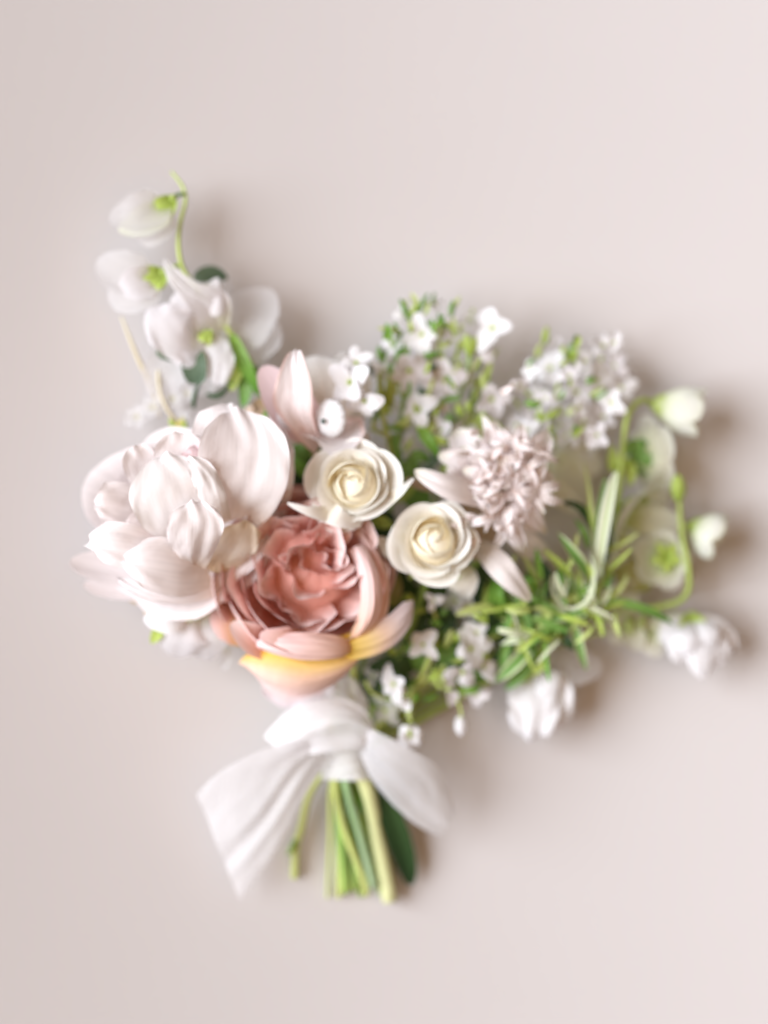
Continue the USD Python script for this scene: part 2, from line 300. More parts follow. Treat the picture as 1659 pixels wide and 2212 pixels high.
def shell(c, axis, R, H, ang, span, r0=.2, z0=0.0, bulge=0.0, lip=0.0, rnd=.25, wave=0.0, wf=3, tipin=0.0, pinch=.4, nu=9, nv=9, seed=0, pw=.8, notch=0.0, wr=0.0, spiral=0.0, lipw=.32):
    """One cupped petal of a round flower: part of a bowl about the axis. R rim radius, H rim height, r0 base radius (of R), z0 base height (layout steps);
    lip rolls the rim outwards, tipin leans it inwards, wave ruffles it, span is half its angle."""
    g = np.random.default_rng(seed)
    u = np.linspace(-1, 1, nu); v = np.linspace(0, 1, nv) ** .85
    U, V = np.meshgrid(u, v)
    E = V * (1 - rnd * np.abs(U)**2.6 + notch * np.exp(-(U / .15)**2) * -1)
    phi = ang + U * span * (pinch + (1 - pinch) * np.minimum(1, V * 1.7))
    r = R * (r0 + (1 - r0) * np.sin(E * np.pi / 2) ** pw + bulge * np.sin(E * np.pi) - tipin * E**3)
    z = z0 + (H - z0) * E
    t = np.clip((E - 1 + lipw) / lipw, 0, 1)
    r = r + lip * R * t**2; z = z - lip * R * .55 * t**2.2
    p = g.uniform(0, 6.28, 3)
    r = r + R * wave * E**1.5 * (np.sin(wf * U * 2.2 + p[0]) + .5 * np.sin(wf * 1.9 * U * 2.2 + p[1]))
    z = z + R * wave * .6 * E**2 * np.sin(wf * 1.3 * U * 2 + p[2])
    r = r * (1 + spiral * U); z = z + R * .12 * spiral * U * E
    if wr: r = r + R * wr * (meshkit.fbm(np.stack([U * 2 + seed, E * 1.5, E * 0], -1), 3, seed) - .5)
    X = np.stack([r * np.cos(phi), r * np.sin(phi), z], -1) * PX
    X = X.reshape(-1, 3) @ frame(axis).T + P(*c)
    return X, grid_faces(nv, nu), np.stack([(U + 1) / 2, V], -1).reshape(-1, 2)

def ring(th, c, a, m, k, R, H, off, span, name='petal', seed=0, jit=.12, **kw):
    for i in range(k):
        s = seed * 100 + i
        q = np.random.default_rng(s)
        a2 = unit(a) + np.array([q.uniform(-1, 1), q.uniform(-1, 1), 0]) * jit * .9
        th.add(name, shell(c, a2, R * (1 + q.uniform(-jit, jit) * .8), H * (1 + q.uniform(-jit, jit) * .7), off + i * 2 * math.pi / k + q.uniform(-1.6, 1.6) * jit, span * q.uniform(1 - jit, 1 + jit), seed=s, **kw), m)
gk = dict(nu=17, nv=14)

def round_tip(A, B):
    """Two borders that meet in a point -> borders with a broad rounded end."""
    A, B = [np.array(p, float) for p in A], [np.array(p, float) for p in B]
    tip, mid = (A[-1] + B[-1]) / 2, (A[-2] + B[-2]) / 2
    push = .40 * (tip - mid)
    A[-1] = tip + .55 * (A[-2] - tip) + push; B[-1] = tip + .55 * (B[-2] - tip) + push
    return A, B

TIE = (747, 1640, .034)

# ================================================================== SETTING: pale backdrop, curving up gently towards the left
def ground():
    x = np.linspace(-2.2, 2.2, 89); y = np.linspace(-2.2, 2.2, 23)
    X, Y = np.meshgrid(x, y)
    Z = rise(X)
    return np.stack([X, Y, Z], -1).reshape(-1, 3), grid_faces(len(y), len(x)), np.stack([X, Y], -1).reshape(-1, 2)

v_, f_, uv_ = ground()
gm = usdkit.mesh(stage, '/World/ground', (v_, f_), M['surface'], smooth=True, uv=uv_)
gm.GetPrim().SetCustomDataByKey('kind', 'structure'); gm.GetPrim().SetCustomDataByKey('label', 'plain pale pink beige paper surface the bouquet lies on')

# ================================================================== PEONY
t = Thing('peony', 'large pale blush peony with open cupped petals, biggest bloom at the left of the bouquet', 'flower', P(520, 1130, .05))
pb = 'petal'
def pet(pts, w, m='peony', **k):
    return t.add('petal', blade(pts, w, **k), m)
ring(t, (392, 1132, .056), (-.16, -.02, 1), 'peony', 6, 140, 66, .5, .72, r0=.3, z0=-60, lip=.34, lipw=.55, bulge=.10, rnd=.34, wave=.03, wf=1.6, spiral=.05, wr=.08, nu=17, nv=14, seed=51)
ring(t, (396, 1122, .060), (-.16, -.02, 1), 'peony', 6, 118, 70, .1, .70, r0=.3, z0=-40, lip=.22, lipw=.5, bulge=.12, rnd=.32, wave=.05, wf=1.8, spiral=.07, wr=.10, nu=17, nv=13, seed=52)
# low outer guard petals
pet([(430, 1170, .062), (300, 1225, .058), (150, 1215, .062)], 46, n=(.1, .5, 1), cup=.25, rnd=.35, wr=8, seed=1)
pet([(430, 1190, .060), (330, 1262, .050), (180, 1262, .052)], 36, n=(0, .6, 1), cup=.2, rnd=.4, wr=8, seed=2)
pet([(470, 1190, .058), (380, 1270, .046), (262, 1282, .046)], 40, m='peony_tan', n=(0, .4, 1), cup=.2, rnd=.5, wr=8, seed=3)
pet([(480, 1200, .056), (420, 1285, .046), (310, 1322, .044)], 42, m='peony_tan', n=(.1, .3, 1), cup=.15, rnd=.45, wr=10, seed=4)
pet([(510, 1180, .058), (470, 1262, .05), (388, 1330, .048)], 46, m='peony_tan', n=(.1, .2, 1), cup=.2, rnd=.4, wr=8, seed=5)
def pp_(A, B, za, m='peony', belly=20, folds=3, nf=2.2, wr=6, seed=0, nu=17, nv=19):
    A, B = round_tip(A, B); folds = folds * .3; belly = belly * .36; wr = wr * 1.15
    z = np.interp(np.linspace(0, 1, len(A)), np.linspace(0, 1, len(za)), za); zb = np.interp(np.linspace(0, 1, len(B)), np.linspace(0, 1, len(za)), za)
    t.add('petal', patch([(*p, q) for p, q in zip(A, z)], [(*p, q) for p, q in zip(B, zb)], nu=nu, nv=nv, folds=folds, nf=nf, wr=wr, belly=belly, seed=seed, rnd=.2, ruf=4.2), m)
# great cupped petals at the upper right
pp_([(430, 1010), (412, 940), (432, 890), (490, 864)], [(520, 1010), (560, 950), (545, 895), (500, 864)], (.080, .098, .092), belly=18, seed=1)
pp_([(520, 1170), (575, 1120), (612, 1040), (622, 960), (580, 890)], [(560, 1180), (612, 1120), (634, 1040), (630, 960), (590, 892)], (.062, .088, .090), belly=6, seed=2)
pp_([(462, 1140), (436, 1060), (428, 975), (450, 905), (505, 870)], [(556, 1140), (612, 1070), (626, 985), (598, 912), (520, 870)], (.090, .122, .120, .106), belly=-50, folds=8, nf=2.2, wr=8, seed=3, nu=27, nv=25)
# back petals at the upper left
pp_([(330, 1090), (276, 1035), (262, 985), (288, 952)], [(395, 1070), (352, 1000), (332, 962), (300, 948)], (.078, .102, .098), belly=-20, seed=4)
pp_([(370, 1070), (332, 995), (345, 942), (385, 928)], [(455, 1050), (462, 985), (440, 942), (396, 928)], (.086, .108, .104), belly=-20, folds=4, seed=5)
pp_([(410, 1040), (392, 985), (412, 955)], [(458, 1040), (462, 985), (424, 952)], (.094, .108, .106), m='blush_pink', belly=8, seed=6)
pp_([(335, 1085), (272, 1044), (222, 1043), (196, 1085)], [(335, 1136), (272, 1144), (222, 1132), (195, 1098)], (.078, .096, .090), belly=-20, seed=7)
# bright inner petals
pp_([(400, 1172), (316, 1146), (280, 1080), (294, 1008), (350, 976)], [(466, 1150), (474, 1085), (456, 1018), (420, 982), (368, 974)], (.084, .114, .116, .108), m='peony_white', belly=18, folds=6, nf=1.5, wr=8, seed=8, nu=23, nv=21)
pp_([(440, 1120), (420, 1050), (398, 1000), (392, 984)], [(500, 1120), (478, 1040), (448, 992), (404, 980)], (.104, .122, .118), m='peony_white', belly=14, folds=2, seed=9)
pp_([(400, 1222), (364, 1172), (362, 1120), (384, 1090), (412, 1078)], [(442, 1226), (474, 1172), (482, 1122), (458, 1090), (422, 1077)], (.096, .124, .128, .120), belly=10, folds=8, nf=1.7, wr=7, seed=10, nu=21)
pp_([(432, 1232), (458, 1185), (484, 1140), (522, 1118)], [(492, 1236), (545, 1198), (566, 1150), (548, 1118)], (.084, .102, .100), m='peony_tan', belly=14, seed=11)
pp_([(446, 1250), (500, 1226), (548, 1180), (580, 1140)], [(470, 1270), (524, 1246), (574, 1196), (590, 1146)], (.074, .090, .086), belly=10, seed=12)
# lower left petals
pp_([(395, 1190), (332, 1150), (268, 1128), (212, 1132), (180, 1168)], [(402, 1240), (330, 1238), (262, 1228), (208, 1210), (178, 1184)], (.082, .106, .106, .096), belly=12, seed=13, nu=19)
pp_([(440, 1200), (392, 1168), (332, 1160), (284, 1178), (258, 1204)], [(455, 1268), (392, 1290), (322, 1276), (276, 1246), (255, 1218)], (.086, .112, .112, .102), belly=12, seed=14, nu=19)
pp_([(478, 1240), (402, 1268), (322, 1262), (236, 1226)], [(486, 1276), (402, 1306), (312, 1294), (230, 1246)], (.074, .086, .082), belly=10, seed=15)
pp_([(360, 1150), (310, 1110), (276, 1112), (262, 1140)], [(380, 1180), (320, 1168), (280, 1164), (262, 1152)], (.088, .102, .098), belly=10, seed=16)
t.add('stem', tube([(843, 1946, .014), (818, 1821, .020), (788, 1690, .036), TIE, (690, 1480, .042), (600, 1280, .048), (520, 1140, .062)], [16, 16, 15, 12, 11, 10, 12], n=14, wob=.15, seed=3), 'stempale')
t.add('calyx', blob((520, 1130, .060), 34, 34, 22, axis=(-.5, .1, .8)), 'green')

# ================================================================== GARDEN ROSE
gr = Thing('garden_rose', 'dusty pink garden rose with ruffled folded petals and yellow orange outer petals', 'flower', P(650, 1280, .04))
GC, GA = (655, 1268, .058), (.20, .17, 1.0)
rr_ = np.random.default_rng(11)
gw = dict(nu=17, nv=14, rnd=.27)
for i, (cx, cy, k, R, H, off, span, kw) in enumerate([
        (652, 1266, 5, 166, 90, .3, .85, dict(r0=.35, z0=-70, lip=.05, tipin=.03, bulge=.12, wave=.015, wf=1.2, spiral=.04, wr=.05, jit=.07)),
        (654, 1262, 6, 148, 112, .8, .70, dict(r0=.30, z0=-50, lip=.10, lipw=.4, bulge=.12, wave=.03, wf=1.4, spiral=.07, wr=.07, jit=.11)),
        (658, 1258, 6, 128, 126, .1, .66, dict(r0=.30, z0=-30, lip=.13, lipw=.4, bulge=.10, wave=.05, wf=1.5, spiral=.09, wr=.09, jit=.14)),
        (662, 1254, 6, 108, 134, .5, .62, dict(r0=.30, z0=-10, lip=.15, lipw=.4, bulge=.08, wave=.08, wf=1.6, spiral=.10, wr=.11, jit=.17)),
        (668, 1250, 6, 88, 139, .2, .60, dict(r0=.30, z0=10, lip=.17, lipw=.4, bulge=.06, wave=.12, wf=1.6, spiral=.12, wr=.13, jit=.2)),
        (676, 1243, 5, 68, 141, .9, .66, dict(r0=.30, z0=20, lip=.19, lipw=.4, bulge=.05, wave=.16, wf=1.6, spiral=.13, wr=.14, jit=.22)),
        (684, 1236, 5, 48, 140, .4, .66, dict(r0=.30, z0=30, lip=.2, lipw=.4, bulge=.05, wave=.2, wf=1.6, spiral=.15, wr=.14, jit=.22)),
        (689, 1231, 4, 30, 137, .7, .85, dict(r0=.35, z0=40, lip=.2, wave=.22, wf=1.5, spiral=.18, wr=.14, jit=.2)),
        (690, 1230, 3, 15, 132, .1, 1.1, dict(r0=.4, z0=50, lip=.2, wave=.2, wf=1.4, spiral=.2, jit=.2))]):
    ring(gr, (cx - 5, cy - 20, .062), GA, 'garden', k, R, H, off, span, seed=i + 1, **gw, **kw)
gr.add('heart', blob((661, 1232, .060), 112, 112, 100, axis=GA, nu=24, nv=14, noise_=.2), 'garden_deep')
def gpet(pts, w, m='garden_outer', **k): return gr.add('outer_petal', blade(pts, w, **k), m)
def gpp(name, A, B, za, m, **k):
    A, B = round_tip(A, B)
    z = np.interp(np.linspace(0, 1, len(A)), np.linspace(0, 1, len(za)), za); zb = np.interp(np.linspace(0, 1, len(B)), np.linspace(0, 1, len(za)), za)
    gr.add(name, patch([(*p, q) for p, q in zip(A, z)], [(*p, q) for p, q in zip(B, zb)], **dict(dict(nu=17, nv=19, folds=1.5, wr=8, belly=18, rnd=.15), **k)), m)
gpp('outer_petal', [(536, 1412), (600, 1402), (680, 1412), (752, 1404), (800, 1376)], [(540, 1440), (580, 1486), (645, 1504), (722, 1478), (800, 1398)], (.074, .092, .092, .084), 'garden_bottom', belly=22, seed=1)
gpp('outer_petal', [(700, 1380), (770, 1362), (830, 1335), (874, 1298), (892, 1284)], [(700, 1410), (770, 1424), (842, 1400), (886, 1352), (898, 1306)], (.088, .096, .094, .088), 'garden_pale', belly=8, seed=2)
gpp('outer_petal', [(762, 1150), (806, 1220), (812, 1310), (770, 1392)], [(780, 1150), (834, 1230), (838, 1320), (786, 1402)], (.088, .094, .090, .080), 'garden_side', belly=10, seed=3)
gpp('petal', [(752, 1190), (776, 1250), (776, 1320), (730, 1390)], [(790, 1180), (822, 1250), (820, 1330), (768, 1398)], (.098, .104, .102, .090), 'garden_side', belly=16, folds=2, seed=4)
gpp('petal', [(560, 1380), (640, 1366), (720, 1372), (768, 1392)], [(560, 1400), (640, 1424), (720, 1424), (768, 1404)], (.092, .102, .102, .092), 'garden_side', belly=16, seed=5)
gpet([(640, 1420, .046), (630, 1490, .050), (626, 1530, .046)], 62, m='garden_pale', n=(0, .3, 1), cup=-.1, base=.6, rnd=.25, ruffle=5, seed=33)
gpet([(660, 1420, .046), (680, 1490, .050), (690, 1526, .046)], 46, m='garden_pale', n=(0, .3, 1), cup=-.1, base=.6, rnd=.25, ruffle=5, seed=34)
gpet([(560, 1370, .056), (500, 1340, .064), (455, 1325, .062)], 44, n=(.3, .3, 1), cup=-.2, base=.6, rnd=.3, seed=35)
gpet([(610, 1400, .060), (560, 1392, .084), (500, 1345, .090)], 34, m='garden', n=(.2, .4, 1), cup=.3, base=.7, rnd=.3, wr=4, seed=36)
gpet([(690, 1392, .070), (640, 1388, .098), (560, 1372, .100)], 30, m='garden_outer', n=(.1, .6, 1), cup=.2, base=.7, rnd=.3, wr=4, seed=37)
gr.add('stem', tube([(808, 1916, .018), (778, 1802, .026), (746, 1684, .040), TIE, (715, 1500, .046), (665, 1320, .040)], [8.5, 9, 9, 8.5, 9, 10], wob=.15, seed=4), 'stemgrey')
gr.add('calyx', blob((655, 1290, .048), 50, 50, 30, axis=GA), 'green')

# ================================================================== WHITE ROSES
def white_rose(label, c, a, R, seed, stem, extra):
    th = Thing('white_rose', label, 'flower', P(*c), 'white spray roses')
    k = R / 100
    cm = dict(wf=1.3, nu=17, nv=16, jit=.13)
    ring(th, c, a, 'rose', 5, 76 * k, 58 * k, .4 + seed, .88, r0=.4, z0=-10 * k, lip=.36, lipw=.62, bulge=.10, rnd=.40, wave=.03, spiral=.05, wr=.07, seed=seed + 1, **cm)
    ring(th, c, a, 'rose', 4, 63 * k, 76 * k, 1.0 + seed, 1.05, r0=.4, z0=0, lip=.36, lipw=.6, bulge=.12, rnd=.38, wave=.03, spiral=.08, wr=.07, seed=seed + 2, **cm)
    ring(th, c, a, 'rose', 4, 54 * k, 88 * k, .2 + seed, 1.05, r0=.4, z0=10 * k, lip=.24, lipw=.5, bulge=.16, rnd=.34, wave=.03, spiral=.11, wr=.07, seed=seed + 3, **cm)
    ring(th, c, a, 'rose_heart', 3, 44 * k, 94 * k, .6 + seed, 1.35, r0=.4, z0=25 * k, tipin=.20, lip=.10, bulge=.24, rnd=.32, wave=.04, spiral=.14, wr=.07, seed=seed + 4, **cm)
    ring(th, c, a, 'rose_heart', 3, 29 * k, 96 * k, .1 + seed, 1.4, r0=.5, z0=40 * k, tipin=.30, lip=.06, bulge=.26, rnd=.30, wave=.05, spiral=.18, wr=.07, seed=seed + 5, **cm)
    ring(th, c, a, 'rose_heart', 2, 15 * k, 94 * k, .3 + seed, 1.9, r0=.6, z0=50 * k, tipin=.30, bulge=.2, rnd=.2, wave=.05, spiral=.25, seed=seed + 7, **cm)
    th.add('heart', blob((c[0], c[1], c[2] + .012), 50 * k, 50 * k, 44 * k, axis=a, nu=20, nv=12), 'rose_heart')
    for pts, w, kw in extra:
        th.add('outer_petal', blade(pts, w, **kw), 'rose')
    th.add('stem', stem[0], stem[1])
    for q in range(5):
        an = q * 1.2566 + seed
        th.add('sepal', blade([(c[0], c[1], c[2] - .012), (c[0] + 60 * k * math.cos(an), c[1] - 60 * k * math.sin(an), c[2] - .016), (c[0] + 105 * k * math.cos(an), c[1] - 105 * k * math.sin(an), c[2] - .012)], 14 * k, lance=(.5, .8), nu=5, nv=9, seed=q), 'lime')
    return th
white_rose('white garden rose with pointed lower petal, uppermost of the two creamy roses', (770, 1050, .092), (-.16, .14, 1), 88, 20,
    (tube([(793, 1931, .016), (780, 1885, .020), (741, 1783, .026), (724, 1680, .036), TIE, (765, 1400, .045), (766, 1090, .06)], [7.5, 8, 8, 8, 8, 8, 10], wob=.12, seed=5), 'stemlime'),
    [([(745, 1105, .090), (685, 1108, .112), (620, 1086, .110)], 26, dict(n=(.2, .5, 1), cup=-.1, base=.9, full=.3, rnd=.45, tip=.5, seed=41)),
     ([(700, 1085, .082), (720, 1114, .110), (780, 1134, .104)], 26, dict(n=(0, .4, 1), cup=.1, base=.6, full=.4, rnd=.5, seed=42)),
     ([(820, 1095, .095), (860, 1066, .112), (894, 1032, .108)], 20, dict(n=(-.4, .5, 1), cup=.3, base=.9, full=.3, rnd=.4, tip=.5, seed=43))])
white_rose('white garden rose with buff yellow heart, lower and right one of the two creamy roses', (938, 1176, .090), (-.04, .20, 1), 89, 33,
    (tube([(748, 1927, .012), (741, 1850, .016), (732, 1764, .022), (735, 1690, .032), TIE, (860, 1420, .044), (936, 1200, .056)], [9.5, 10, 9, 8, 8, 8, 10], wob=.15, seed=6), 'stem'),
    [([(870, 1185, .066), (848, 1190, .084), (818, 1160, .084)], 26, dict(n=(.3, .3, 1), cup=.1, base=.8, rnd=.45, seed=44)),
     ([(990, 1230, .060), (1000, 1262, .072), (1006, 1290, .066)], 32, dict(n=(-.2, .4, 1), cup=-.1, base=.8, rnd=.4, ruffle=4, seed=45))])

# ================================================================== BLUSH OPEN FLOWER WITH WHITE DOME
t = Thing('blush_anemone', 'blush cup-shaped flower with white dome centre and tiny dark eye above the upper white rose', 'flower', P(700, 920, .05))
t.add('petal', blade([(710, 940, .062), (690, 860, .072), (680, 770, .066)], 74, n=(.1, -.5, 1), cup=.25, base=.4, rnd=.3, ruffle=5, nu=13, seed=51), 'blush_sheer')
t.add('petal', blade([(700, 950, .060), (740, 850, .066), (752, 762, .058)], 56, n=(.1, -.4, 1), cup=.2, base=.4, rnd=.3, ruffle=5, nu=13, seed=52), 'blush_sheer')
t.add('petal', blade([(690, 950, .062), (620, 870, .078), (566, 792, .080)], 46, n=(.5, -.4, .9), cup=.25, base=.5, rnd=.4, nu=11, seed=53), 'blush_pink')
t.add('petal', patch([(680, 980, .074), (626, 925, .090), (590, 868, .098), (606, 796, .102), (634, 748, .098)], [(706, 965, .078), (676, 905, .098), (674, 840, .106), (660, 786, .106), (648, 748, .098)], belly=-12, wr=8, ruf=2.5, rnd=.02, seed=3), 'blush')
t.add('petal', blade([(705, 925, .066), (720, 958, .094), (706, 978, .098)], 66, n=(.05, .7, 1), cup=.3, base=.7, full=.4, rnd=.3, nu=13, seed=56), 'blush')
t.add('petal', blade([(705, 925, .060), (760, 948, .078), (796, 938, .080)], 36, n=(-.4, .4, 1), cup=.2, base=.6, rnd=.4, nu=11, seed=57), 'blush')
t.add('petal', blade([(640, 960, .060), (610, 920, .078), (592, 882, .078)], 34, n=(-.1, 0, 1), cup=-.3, base=.6, rnd=.3, seed=58), 'lilac')
def ribbed_dome(c, rx, ry, h, ribs=15):
    th, v = np.meshgrid(np.linspace(0, 2 * np.pi, 91), np.linspace(0, 1, 14))
    r = np.sin(v * np.pi / 2 * 1.15) / np.sin(min(1.15, 1) * np.pi / 2)
    rib = 1 + .05 * np.abs(np.sin(th * ribs / 2)) * v + .05 * (meshkit.noise(np.stack([th * 3, v * 4, v * 0], -1), 2) - .5)
    z = np.cos(v * np.pi / 2 * 1.15) * h * (1 - .35 * np.exp(-(v / .22)**2)) + 2.5 * np.abs(np.sin(th * ribs / 2)) * v
    X = np.stack([rx * r * rib * np.cos(th), ry * r * rib * np.sin(th), z], -1) * PX
    X = X.reshape(-1, 3) @ frame((-.45, -.1, 1)).T + P(*c)
    return X, grid_faces(14, 91), np.stack([th / 6.2832, v], -1).reshape(-1, 2)
dome = t.add('centre', ribbed_dome((716, 903, .094), 31, 37, 13), 'domewhite')
t.add('eye', blob((698, 910, .0972), 4.6, 5.4, 3.4, axis=(-.5, 0, 1), noise_=.4), 'eye', dome)
t.add('stem', tube([(708, 1939, .010), (713, 1802, .018), (718, 1677, .034), TIE, (720, 1400, .040), (705, 960, .056)], [4, 5, 5.5, 6, 6, 7], wob=.1, seed=7), 'stemlime')

# ================================================================== PALE PINK STAR FLOWER
t = Thing('star_flower', 'ruffled clump of narrow pale pink petals, right of the two creamy white roses', 'flower', P(1078, 1080, .05))
def sp(pts, w, m='pinkstar', **k):
    k = dict(dict(lance=(.45, .5), nu=9, nv=15, cup=.3, wr=7, ruffle=4, rf=2.2), **k); w = w * .82
    t.add('petal', blade(pts, w, **k), m)
sp([(1075, 1075, .070), (990, 1062, .078), (875, 1040, .062)], 26, m='pinktan', n=(0, .8, 1), seed=60)
sp([(1080, 1085, .066), (1050, 1150, .064), (1030, 1210, .052)], 34, m='pinktan', n=(-.3, 0, 1), seed=61)
sp([(1080, 1085, .066), (1120, 1160, .066), (1190, 1200, .056)], 34, n=(.2, 0, 1), seed=62)
sp([(1090, 1060, .066), (1190, 1060, .068), (1240, 1110, .054)], 34, m='bell', seed=63)
sp([(1070, 1050, .068), (1020, 985, .076), (985, 930, .066)], 46, n=(.1, -.3, 1), seed=64)
sp([(1072, 1055, .072), (1005, 1000, .088), (948, 985, .082)], 34, n=(0, -.2, 1), seed=65)
sp([(1078, 1060, .072), (1070, 980, .092), (1060, 915, .084)], 36, n=(.1, -.3, 1), seed=66)
sp([(1085, 1058, .074), (1112, 985, .096), (1126, 918, .090)], 32, n=(-.1, -.3, 1), seed=67)
sp([(1092, 1058, .072), (1150, 995, .092), (1182, 930, .084)], 38, n=(-.2, -.2, 1), seed=68)
sp([(1094, 1062, .074), (1150, 1030, .094), (1196, 1042, .086)], 30, n=(-.1, .1, 1), seed=69)
sp([(1074, 1072, .082), (980, 1052, .112), (896, 1018, .104)], 34, n=(.1, .2, 1), cup=-.3, seed=70)
sp([(1078, 1078, .078), (1040, 1030, .100), (1000, 1018, .096)], 26, n=(.1, .1, 1), seed=71)
sp([(1086, 1068, .076), (1130, 1090, .100), (1180, 1150, .086)], 28, n=(.1, .1, 1), cup=-.25, seed=72)
sp([(1076, 1082, .078), (1098, 1130, .102), (1132, 1192, .088)], 28, n=(-.1, .1, 1), cup=-.25, seed=73)
sp([(1030, 1170, .070), (1085, 1228, .100), (1146, 1298, .090)], 32, n=(-.1, .1, 1), cup=-.25, seed=74)
sp([(1088, 1062, .080), (1110, 1040, .104), (1150, 1022, .102)], 22, n=(0, 0, 1), seed=75)
sp([(1082, 1062, .080), (1088, 1030, .104), (1076, 990, .104)], 20, n=(0, 0, 1), seed=76)
qs = np.random.default_rng(44)
for cx, cy, cz, rot, n, L in [(1062, 1020, .086, .2, 8, 62), (1122, 985, .084, .8, 8, 64), (1140, 1062, .088, .4, 8, 60), (1010, 1030, .080, .1, 7, 56), (1110, 1120, .084, .6, 7, 62), (1075, 960, .078, .3, 7, 54)]:
    for j in range(n):
        an = rot + j * 6.283 / n + qs.uniform(-.25, .25); l_ = L * qs.uniform(.8, 1.4)
        sp([(cx, cy, cz), (cx + .5 * l_ * math.cos(an), cy - .5 * l_ * math.sin(an), cz + .012), (cx + l_ * math.cos(an), cy - l_ * math.sin(an), cz + qs.uniform(0, .012))], 15 * qs.uniform(.8, 1.2), n=(qs.uniform(-.3, .3), qs.uniform(-.3, .3), 1), nu=7, nv=9, seed=int(qs.integers(999)))
for j in range(64):
    cx, cy = 1088 + qs.normal(0, 44), 1040 + qs.normal(0, 54); an = qs.uniform(0, 6.283); l_ = qs.uniform(30, 66); cz = .092 + qs.uniform(0, .014)
    sp([(cx, cy, cz), (cx + .5 * l_ * math.cos(an), cy - .5 * l_ * math.sin(an), cz + .008), (cx + l_ * math.cos(an), cy - l_ * math.sin(an), cz + qs.uniform(-.004, .008))], qs.uniform(7, 13), n=(qs.uniform(-.5, .5), qs.uniform(-.5, .5), 1), nu=7, nv=8, ruffle=2, wr=3, seed=int(qs.integers(999)))
t.add('centre', blob((1078, 1070, .082), 11, 11, 12, noise_=.3), 'limepale')
t.add('stem', tube([(768, 1922, .012), (762, 1800, .018), (752, 1690, .032), TIE, (900, 1400, .042), (1050, 1180, .052), (1078, 1082, .066)], [7, 7.5, 7, 7, 7, 7, 9], wob=.15, seed=31), 'stem')

# ================================================================== SMALL WHITE FLOWER SPRAYS
def floret(th, c, r, n=4, ax=(0, 0, 1), rot=0.0, m='white', seed=0, wide=.42, cone=.15, centre='lime'):
    """A small open flower: a short tube with n spreading petals."""
    q = np.random.default_rng(seed * 7 + 5)
    F = frame(ax, rot)
    cw = P(*c)
    s = PX * (CAM_H - c[2] * ZK) / CAM_H
    fp = th.add('floret', blob((c[0], c[1], c[2] + .0006), r * .11, r * .11, r * .14, axis=ax, nu=8, nv=6), centre)
    for i in range(n):
        an = 2 * math.pi * i / n + q.uniform(-.22, .22); L = r * q.uniform(.8, 1.2)
        def pt(d, h):
            w_ = cw + F @ np.array([math.cos(an) * d * s, math.sin(an) * d * s, h * s])
            z = w_[2]; k_ = PX * (CAM_H - z) / CAM_H
            return (w_[0] / k_ + PXN / 2, 1106.0 - w_[1] / k_, (z - .8 * float(rise(w_[0]))) / ZK)
        th.add('petal', blade([pt(0, -.05 * r), pt(L * .5, cone * r), pt(L, q.uniform(-.25, .3) * r)], r * wide * q.uniform(.7, 1.08), n=F[:, 2], cup=q.uniform(-.45, .45), base=.25, full=q.uniform(.45, .7), rnd=q.uniform(.28, .62), nu=7, nv=8, wr=r * .06, seed=seed * 9 + i), m, fp)

def bud(th, a, b, w, m='lime', name='bud', seed=0):
    """A slim bud or bract from a to b."""
    th.add(name, tube([a, ((a[0] * .6 + b[0] * .4), (a[1] * .6 + b[1] * .4), (a[2] * .6 + b[2] * .4)), b], [w * .5, w, w * .35], n=8, k=8), m)

def scatter_green(th, n, region, z, seed, length=(24, 52), w=(3.5, 7), mats=('lime', 'limepale', 'green', 'lime', 'bright'), aim=None, name='bract'):
    """Slim bracts, buds and stalks at irregular places inside an ellipse (cx, cy, rx, ry)."""
    q = np.random.default_rng(seed)
    for i in range(n):
        a, d = q.uniform(0, 6.283), q.uniform(0, 1) ** .5
        x, y = region[0] + region[2] * d * math.cos(a), region[1] + region[3] * d * math.sin(a)
        an = q.uniform(0, 6.283) if aim is None else aim + q.normal(0, .55)
        L = q.uniform(*length); zz = q.uniform(*z)
        x1, y1 = x + L * math.cos(an), y - L * math.sin(an)
        th.add(name, blade([(x, y, zz), ((x + x1) / 2 + q.uniform(-5, 5), (y + y1) / 2 + q.uniform(-5, 5), zz + .004), (x1, y1, zz + q.uniform(-.004, .006))], q.uniform(*w), n=(q.uniform(-.5, .5), q.uniform(-.5, .5), 1), lance=(.4, .5), nu=5, nv=8, cup=.5, seed=i), mats[int(q.integers(len(mats)))])

def leaf(th, pts, w, m='green', **k):
    k = dict(dict(lance=(.5, .7), nu=7, nv=12, cup=.2, wr=3), **k)
    return th.add('leaf', blade(pts, w, **k), m)

ZK = .72
